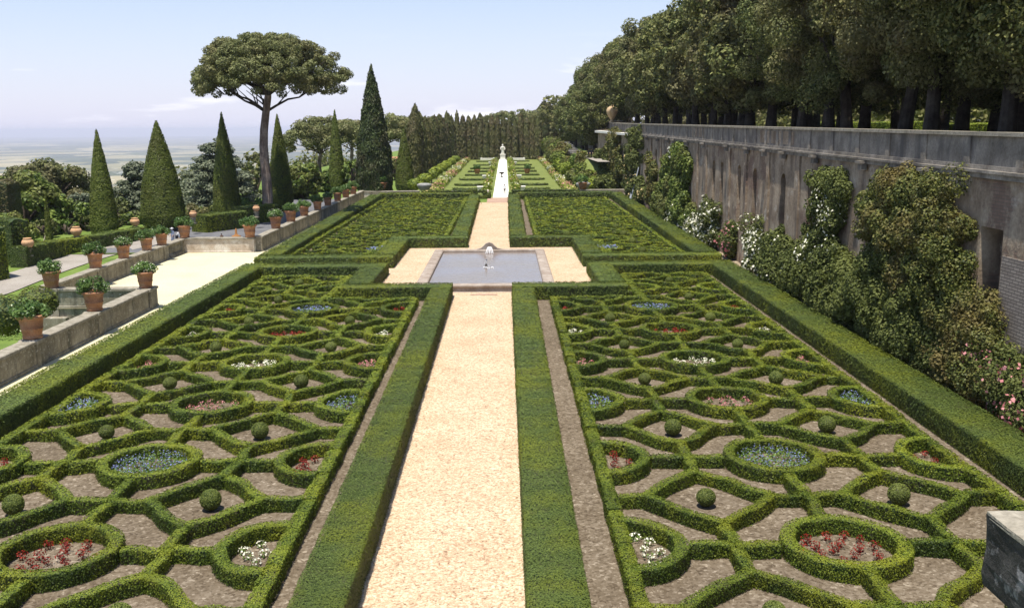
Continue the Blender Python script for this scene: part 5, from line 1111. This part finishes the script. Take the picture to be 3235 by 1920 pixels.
for sgn, nm in ((-1, 'cypress'), (1, 'high wall')):
    for k, y in enumerate((178, 192, 212, 231, 250, 268, 293, 325)):
        cx = (AX + .8) + sgn * 6.3; mb = MB(); w_ = 2.6 if k else 2.2
        hedge_run(mb, [(cx - w_, y), (cx - w_ * .5, y - (1.4 if k < 3 else .2)), (cx + w_ * .5, y - (1.4 if k < 3 else .2)), (cx + w_, y)], 1.6, .42, cover=1.0)
        tag(mb.build('box_hedge', ['ball', 'boxcore'], origin=(cx, y, 0)), 'low box hedge on the far lawn, %s from the front, on the %s side' % (ORD[k], nm), 'hedge', BH)
    for k, y in enumerate((166, 172, 179, 187, 196, 206, 217, 229, 242, 256, 271, 287, 304, 322)):
        cx = (AX + .8) + sgn * 2.6 + random.uniform(-.2, .2); mb = MB(); r = random.uniform(.75, 1.1)
        for j in range(9): d = sph(1)[0]; clump(mb, (cx + d[0] * r * .5, y + d[1] * r, r * .9 + d[2] * r * .5), r * .55, 46, .12, 0)
        d = sph(15); d[:, 2] = abs(d[:, 2]); mb.leaves(d * [r, r * 1.3, r * 1.1] + [cx, y, r * .8], d, .12, 1, 1)
        tag(mb.build('rose_bush', ['lime', ('yellow', 'white', 'yellow', 'pink')[k % 4]], origin=(cx, y, 0)), 'rose bush beside the white path, %s from front, %s side' % (NUM(k), nm), 'rose bush', 'rose bushes beside the white path')
    for k, y in enumerate((175, 216, 300)):
        cx = (AX + .8) + sgn * 3.7; mb = MB(); mb.bevbox(cx - .7, cx + .7, y, y + 1.2, 0, .7, .05); mb.bevbox(cx - .8, cx + .8, y - .1, y + 1.3, .702, .86, .04)
        tag(mb.build('stone_block', 'marble', origin=(cx, y, 0)), 'white stone block on the far lawn, %s from the front, on the %s side' % (ORD[k], nm), 'block', 'white stone blocks')
    t = thing('flower_pot', 'small terracotta pot with an orange shrub on the far lawn, %s side' % nm, 'flower pot', ((AX + .8) + sgn * 6.3, 240, 0)); bigpot(t, (AX + .8) + sgn * 6.3, 240, 0, 1.0)
    for k in range(14):                                            # flower border
        y = 162 + k * 13; cx = (-12.6 - .004 * (y - 160)) if sgn < 0 else (11.4 + .008 * (y - 160)); mb = MB()
        for j in range(34):
            c = (cx + random.uniform(-.7, .7), y + random.uniform(-6.4, 6.4), random.uniform(.3, .9)); clump(mb, c, random.uniform(.4, .7), 36, .15, 0)
            d = sph(6); d[:, 2] = abs(d[:, 2]); mb.leaves(d * .7 + c, d, .12, 1, 1)
        tag(mb.build('flower_clump', ['lime', ('yellow', 'pink', 'yellow', 'white')[k % 4]], origin=(cx, y, 0)), 'flowering border clump, %s from front, %s side' % (NUM(k), nm), 'flowers', 'flower border beside the far lawn')
for k, y in enumerate((166, 184, 202, 218, 236, 256, 278, 302)):
    x = -15.6; mb = MB(); mb.tube([(x, y, 0), (x, y, 1.6)], .14, 6, 1)
    clump(mb, (x, y, 1.9), (1.5, 1.8, 1.0), 520, .16, 0, 1, .6, .15)
    tag(mb.build('standard_shrub', ['lime', 'bark'], origin=(x, y, 0)), 'round headed shrub along the cypress row, %s from the front' % ORD[k], 'shrub', 'round headed shrubs')
SB = 'shrubs of the rockery bank'
for k, (x, y, r, m, z) in enumerate(((14.6, 165, 2.0, 'lime', 0), (15.6, 174, 2.4, 'lime', 0), (17.8, 163, 1.7, 'broad', 0), (13.6, 188, 1.7, 'broad', .6), (13.4, 205, 2.2, 'lime', 1.0), (13.6, 222, 2.4, 'lime', 1.2), (13.8, 240, 2.8, 'broad', 1.5), (14.6, 258, 3.2, 'broad', 3), (14.8, 285, 3.4, 'oak', 3), (15.0, 315, 3.6, 'broad', 3), (19.2, 176, 1.8, 'shrub', 3), (18.8, 166, 2.0, 'shrub', 0), (16, 205, 2.0, 'vine', 3.2), (19.0, 186, 1.7, 'shrub', 4.6), (17.0, 163, 2.2, 'shrub', 0), (18.2, 171, 2.6, 'shrub', .5), (18.8, 180, 2.4, 'shrub', 1.5), (18.8, 193, 1.6, 'oak', 4.6), (14.2, 178, 1.4, 'vine', 1), (13.6, 170, 1.7, 'broad', .6), (14.9, 172, 1.6, 'vine', 1.4), (15.6, 190, 1.9, 'vine', 3.4), (14.6, 183, 1.7, 'broad', 2.2), (15.2, 199, 1.8, 'broad', 3.4), (13.9, 212, 1.9, 'vine', 2.2), (12.9, 226, 2.3, 'broad', 2.4), (14.4, 233, 2.2, 'vine', 4.6), (12.8, 232, 2.4, 'vine', 2.5), (12.6, 246, 2.6, 'vine', 2.8), (17.2, 172, 1.5, 'vine', 1.2))):
    mb = MB()
    for j in range(16): d = sph(1)[0]; clump(mb, (x + d[0] * r * .6, y + d[1] * r * .8, z + r * .75 + d[2] * r * .5), r * .45, 70, .17)
    tag(mb.build('garden_shrub', m, origin=(x, y, z)), '%s shrub on the rockery bank, %s from the front' % ({'lime': 'bright lime green', 'broad': 'green', 'oak': 'dark', 'shrub': 'dark green', 'vine': 'olive'}[m], NUM(k)), 'shrub', SB)
for k, (x, y, z, r) in enumerate(((16.3, 183, 2.0, 1.9), (15.0, 186, 1.2, 1.5), (17.4, 186, 3.6, 1.5), (14.4, 196, 1.8, 1.4), (16.6, 178, 1.6, 1.1), (17.6, 180, 3.0, 1.1), (15.6, 180, 1.2, 1.0))):
    v = sph(420); q = 1 + .30 * np.sin(v[:, 0] * 4 + k) * np.sin(v[:, 1] * 3 + 2 * k) + .12 * rng.normal(size=420)
    import bmesh
    bm = bmesh.new()
    for p in v * q[:, None] * [r, r, r * .75] + [x, y, z]: bm.verts.new(p)
    bmesh.ops.convex_hull(bm, input=bm.verts); dead = [v_ for v_ in bm.verts if not v_.link_faces]
    for v_ in dead: bm.verts.remove(v_)
    bm.verts.index_update(); mb = MB(); mb.add([tuple(v_.co) for v_ in bm.verts], [[v_.index for v_ in f.verts] for f in bm.faces]); bm.free()
    tag(mb.build('rock', 'stone', origin=(x, y, z)), '%s boulder of the rockery bank' % ('largest pale', 'lower inner', 'topmost', 'farthest', 'foremost', 'smaller upper', 'smallest')[k], 'rock', 'rockery boulders')
t = thing('statue', 'white statue on a tall pedestal at the end of the white path', 'statue', (-.75, 341.5, 0))
mb = MB(); mb.bevbox(-2.0, .5, 340.3, 342.7, 0, .35, .05); mb.bevbox(-1.65, .15, 340.6, 342.4, .35, 1.9, .05); mb.bevbox(-1.8, .3, 340.45, 342.55, 1.9, 2.15, .06); mb.build('pedestal', 'marble', t)
mb = MB(); mb.lathe([(.62, 2.15), (.60, 2.7), (.52, 3.4), (.50, 3.9), (.66, 4.3), (.72, 4.6), (.55, 4.85), (.2, 4.95), (.16, 5.05), (.27, 5.2), (.29, 5.4), (.2, 5.6), (.03, 5.66)], 14, (-.75, 341.5, 0))
mb.tube([(-1.35, 341.4, 4.55), (-1.5, 341.2, 3.9), (-1.0, 340.9, 3.6)], [.2, .16, .12], 7); mb.tube([(-.15, 341.4, 4.55), (.1, 341.2, 3.9), (-.3, 340.9, 3.5)], [.2, .16, .12], 7); mb.build('figure', 'marble', t, smooth=True)
bw = thing('basin', 'dark stone bowl on a foot in the middle of the white path', 'basin', (-.75, 224, 0))
mb = MB(); mb.lathe([(.30, 0), (.30, .1), (.12, .25), (.12, .62), (.22, .72), (.55, .95), (.82, 1.12), (.80, 1.18), (.5, 1.05), (.1, 1.0)], 16, (-.75, 224, .02)); mb.build('bowl', 'bronze_metal', bw, smooth=True)
mb = MB(); mb.box(-2.0, .6, 222.4, 222.9, .02, .1); tag(mb.build('stone_kerb', 'greystone', origin=(-.7, 222, 0)), 'thin grey kerb crossing the white path before the bowl', 'kerb')
for sgn, nm in ((-1, 'cypress'), (1, 'high wall')):
    mb = MB(); cx = -.75 + sgn * 5.4; mb.bevbox(cx - 2.6, cx + 2.6, 341, 341.8, 0, .75, .06); mb.bevbox(cx - 2.5, cx - 1.9, 341.05, 341.75, .75, .95, .03); mb.bevbox(cx + 1.9, cx + 2.5, 341.05, 341.75, .75, .95, .03)
    tag(mb.build('stone_bench', 'marble', origin=(cx, 341, 0)), 'long pale stone bench behind the far lawn, on the %s side' % nm, 'bench')
px_ = ground_at(1596, 615, 0)
person('person in a white shirt and dark trousers on the white path', (px_[0] - .1, px_[1], .02), 2.9, 'cloth_white', 'cloth_dark', s=1.02)
x, y, z = at(1860, 500, 188); person('person in dark clothes on the hill path, the closer to the garden', (x, y, 5.45), 2.6, 'cloth_dark', 'cloth_dark')
x, y, z = at(1868, 502, 187); person('person in dark clothes on the hill path, the closer to the wall', (x, y, 5.45), -2.9, 'cloth_dark', 'cloth_dark', s=1.04)

# ------------------------------------------------------------------ lawn beside the low wall
def bush_ball(label, px, py, d, r, mat):
    x, y, z = at(px, py, d); mb = MB(); clump(mb, (x, y, z), (r, r, r * .85), 1500, .05, 0, 1, .6, .1); mb.lathe([(.02, -r * .8), (r * .9, -r * .3), (r * .9, r * .3), (.02, r * .75)], 14, (x, y, z), 1)
    tag(mb.build('round_bush', [mat, 'boxcore'], origin=(x, y, z - r)), label, 'bush', 'round bushes on the lower lawn')
bush_ball('round clipped bush on the lawn behind the nearest flower pot', 118, 955, 52, 1.1, 'cone')
bush_ball('wide low clipped bush on the lawn at the picture edge', 14, 995, 50, 1.35, 'cone')
mb = MB(); x, y = ground_at(38, 1052, -1.5); n = 420; a = rng.random(n) * 6.283; r = 1.7 * np.sqrt(rng.random(n)); P = np.stack([x + r * np.cos(a), y + r * .8 * np.sin(a), -1.55 + rng.random(n) * .35], 1)
mb.leaves(P, np.tile([0, 0, 1.], (n, 1)), .055, 0, 1.3, 1); mb.leaves(P[:110] + [0, 0, .15], np.tile([0, 0, 1.], (110, 1)), .05, 1, 1, .7)
tag(mb.build('flower_patch', ['grassblade', 'white'], origin=(x, y, -1.6)), 'patch of small white flowers on the lower lawn', 'flowers', None, 'stuff')

# ------------------------------------------------------------------ the viewing terrace: corner of its stone parapet
vp = thing('viewing_parapet', 'lichen covered stone parapet corner, sides darkened as shade, at the lower picture edge', 'parapet', (4.9, 6, 0))
mb = MB(); nx, nz = 14, 8
def rough(m, x0, x1, y0, y1, z0, z1, n=12, amp=.012):
    def face(o, u, v, nu, nv):
        i = np.arange((nu + 1) * (nv + 1)).reshape(nu + 1, nv + 1); U, W = np.meshgrid(np.linspace(0, 1, nu + 1), np.linspace(0, 1, nv + 1), indexing='ij')
        P = np.array(o) + U[..., None] * np.array(u) + W[..., None] * np.array(v); P = P.reshape(-1, 3)
        P = P + amp * np.stack([np.sin(P[:, 1] * 19 + P[:, 2] * 13), np.sin(P[:, 0] * 17 + P[:, 2] * 23), np.sin(P[:, 0] * 21 + P[:, 1] * 15)], 1)
        m.add(P, np.stack([i[:-1, :-1], i[1:, :-1], i[1:, 1:], i[:-1, 1:]], -1).reshape(-1, 4))
    dx, dy, dz = x1 - x0, y1 - y0, z1 - z0
    face((x0, y0, z0), (0, 0, dz), (0, dy, 0), 6, n); face((x0, y0, z1), (0, dy, 0), (dx, 0, 0), n, n); face((x0, y1, z0), (dx, 0, 0), (0, 0, dz), n, 6); face((x1, y0, z0), (0, dy, 0), (0, 0, dz), n, 6); face((x0, y0, z0), (0, dy, 0), (dx, 0, 0), n, n)
bx, by, bz = at(3122, 1612, 8.0)
rough(mb, bx, bx + 2.1, 3.2, 8.0, bz - .70, bz - .025); mb.build('coping_block', 'shaded_stone', vp)
mb = MB(); rough(mb, bx + .004, bx + 2.1, 3.2, 7.995, bz - .05, bz, 14, .012); mb.build('top_slab', 'coping', vp)  # pale top over dark sides: sun and shade put into the colours
mb = MB(); mb.box(bx + .6, bx + 1.9, 3.2, 6.6, 0, bz - .68); mb.build('wall', 'stone', vp)

# ------------------------------------------------------------------ haze over the plain
mb = MB(); mb.box(-46000, 46000, -600, 50000, -298, 60)
hzo = mb.build('haze', 'black'); hzo.data.materials.clear()
hm = bpy.data.materials.new('haze'); hm.use_nodes = True; nt = hm.node_tree; nt.nodes.clear()
o_ = N(nt, "ShaderNodeOutputMaterial"); v_ = N(nt, "ShaderNodeVolumePrincipled"); v_.inputs['Color'].default_value = (.84, .86, 1.0, 1); v_.inputs['Density'].default_value = .000062
v_.inputs['Anisotropy'].default_value = 0.0
nt.links.new(v_.outputs[0], o_.inputs['Volume']); hzo.data.materials.append(hm); tag(hzo, 'pale blue haze over the plain', 'haze', None, 'stuff')
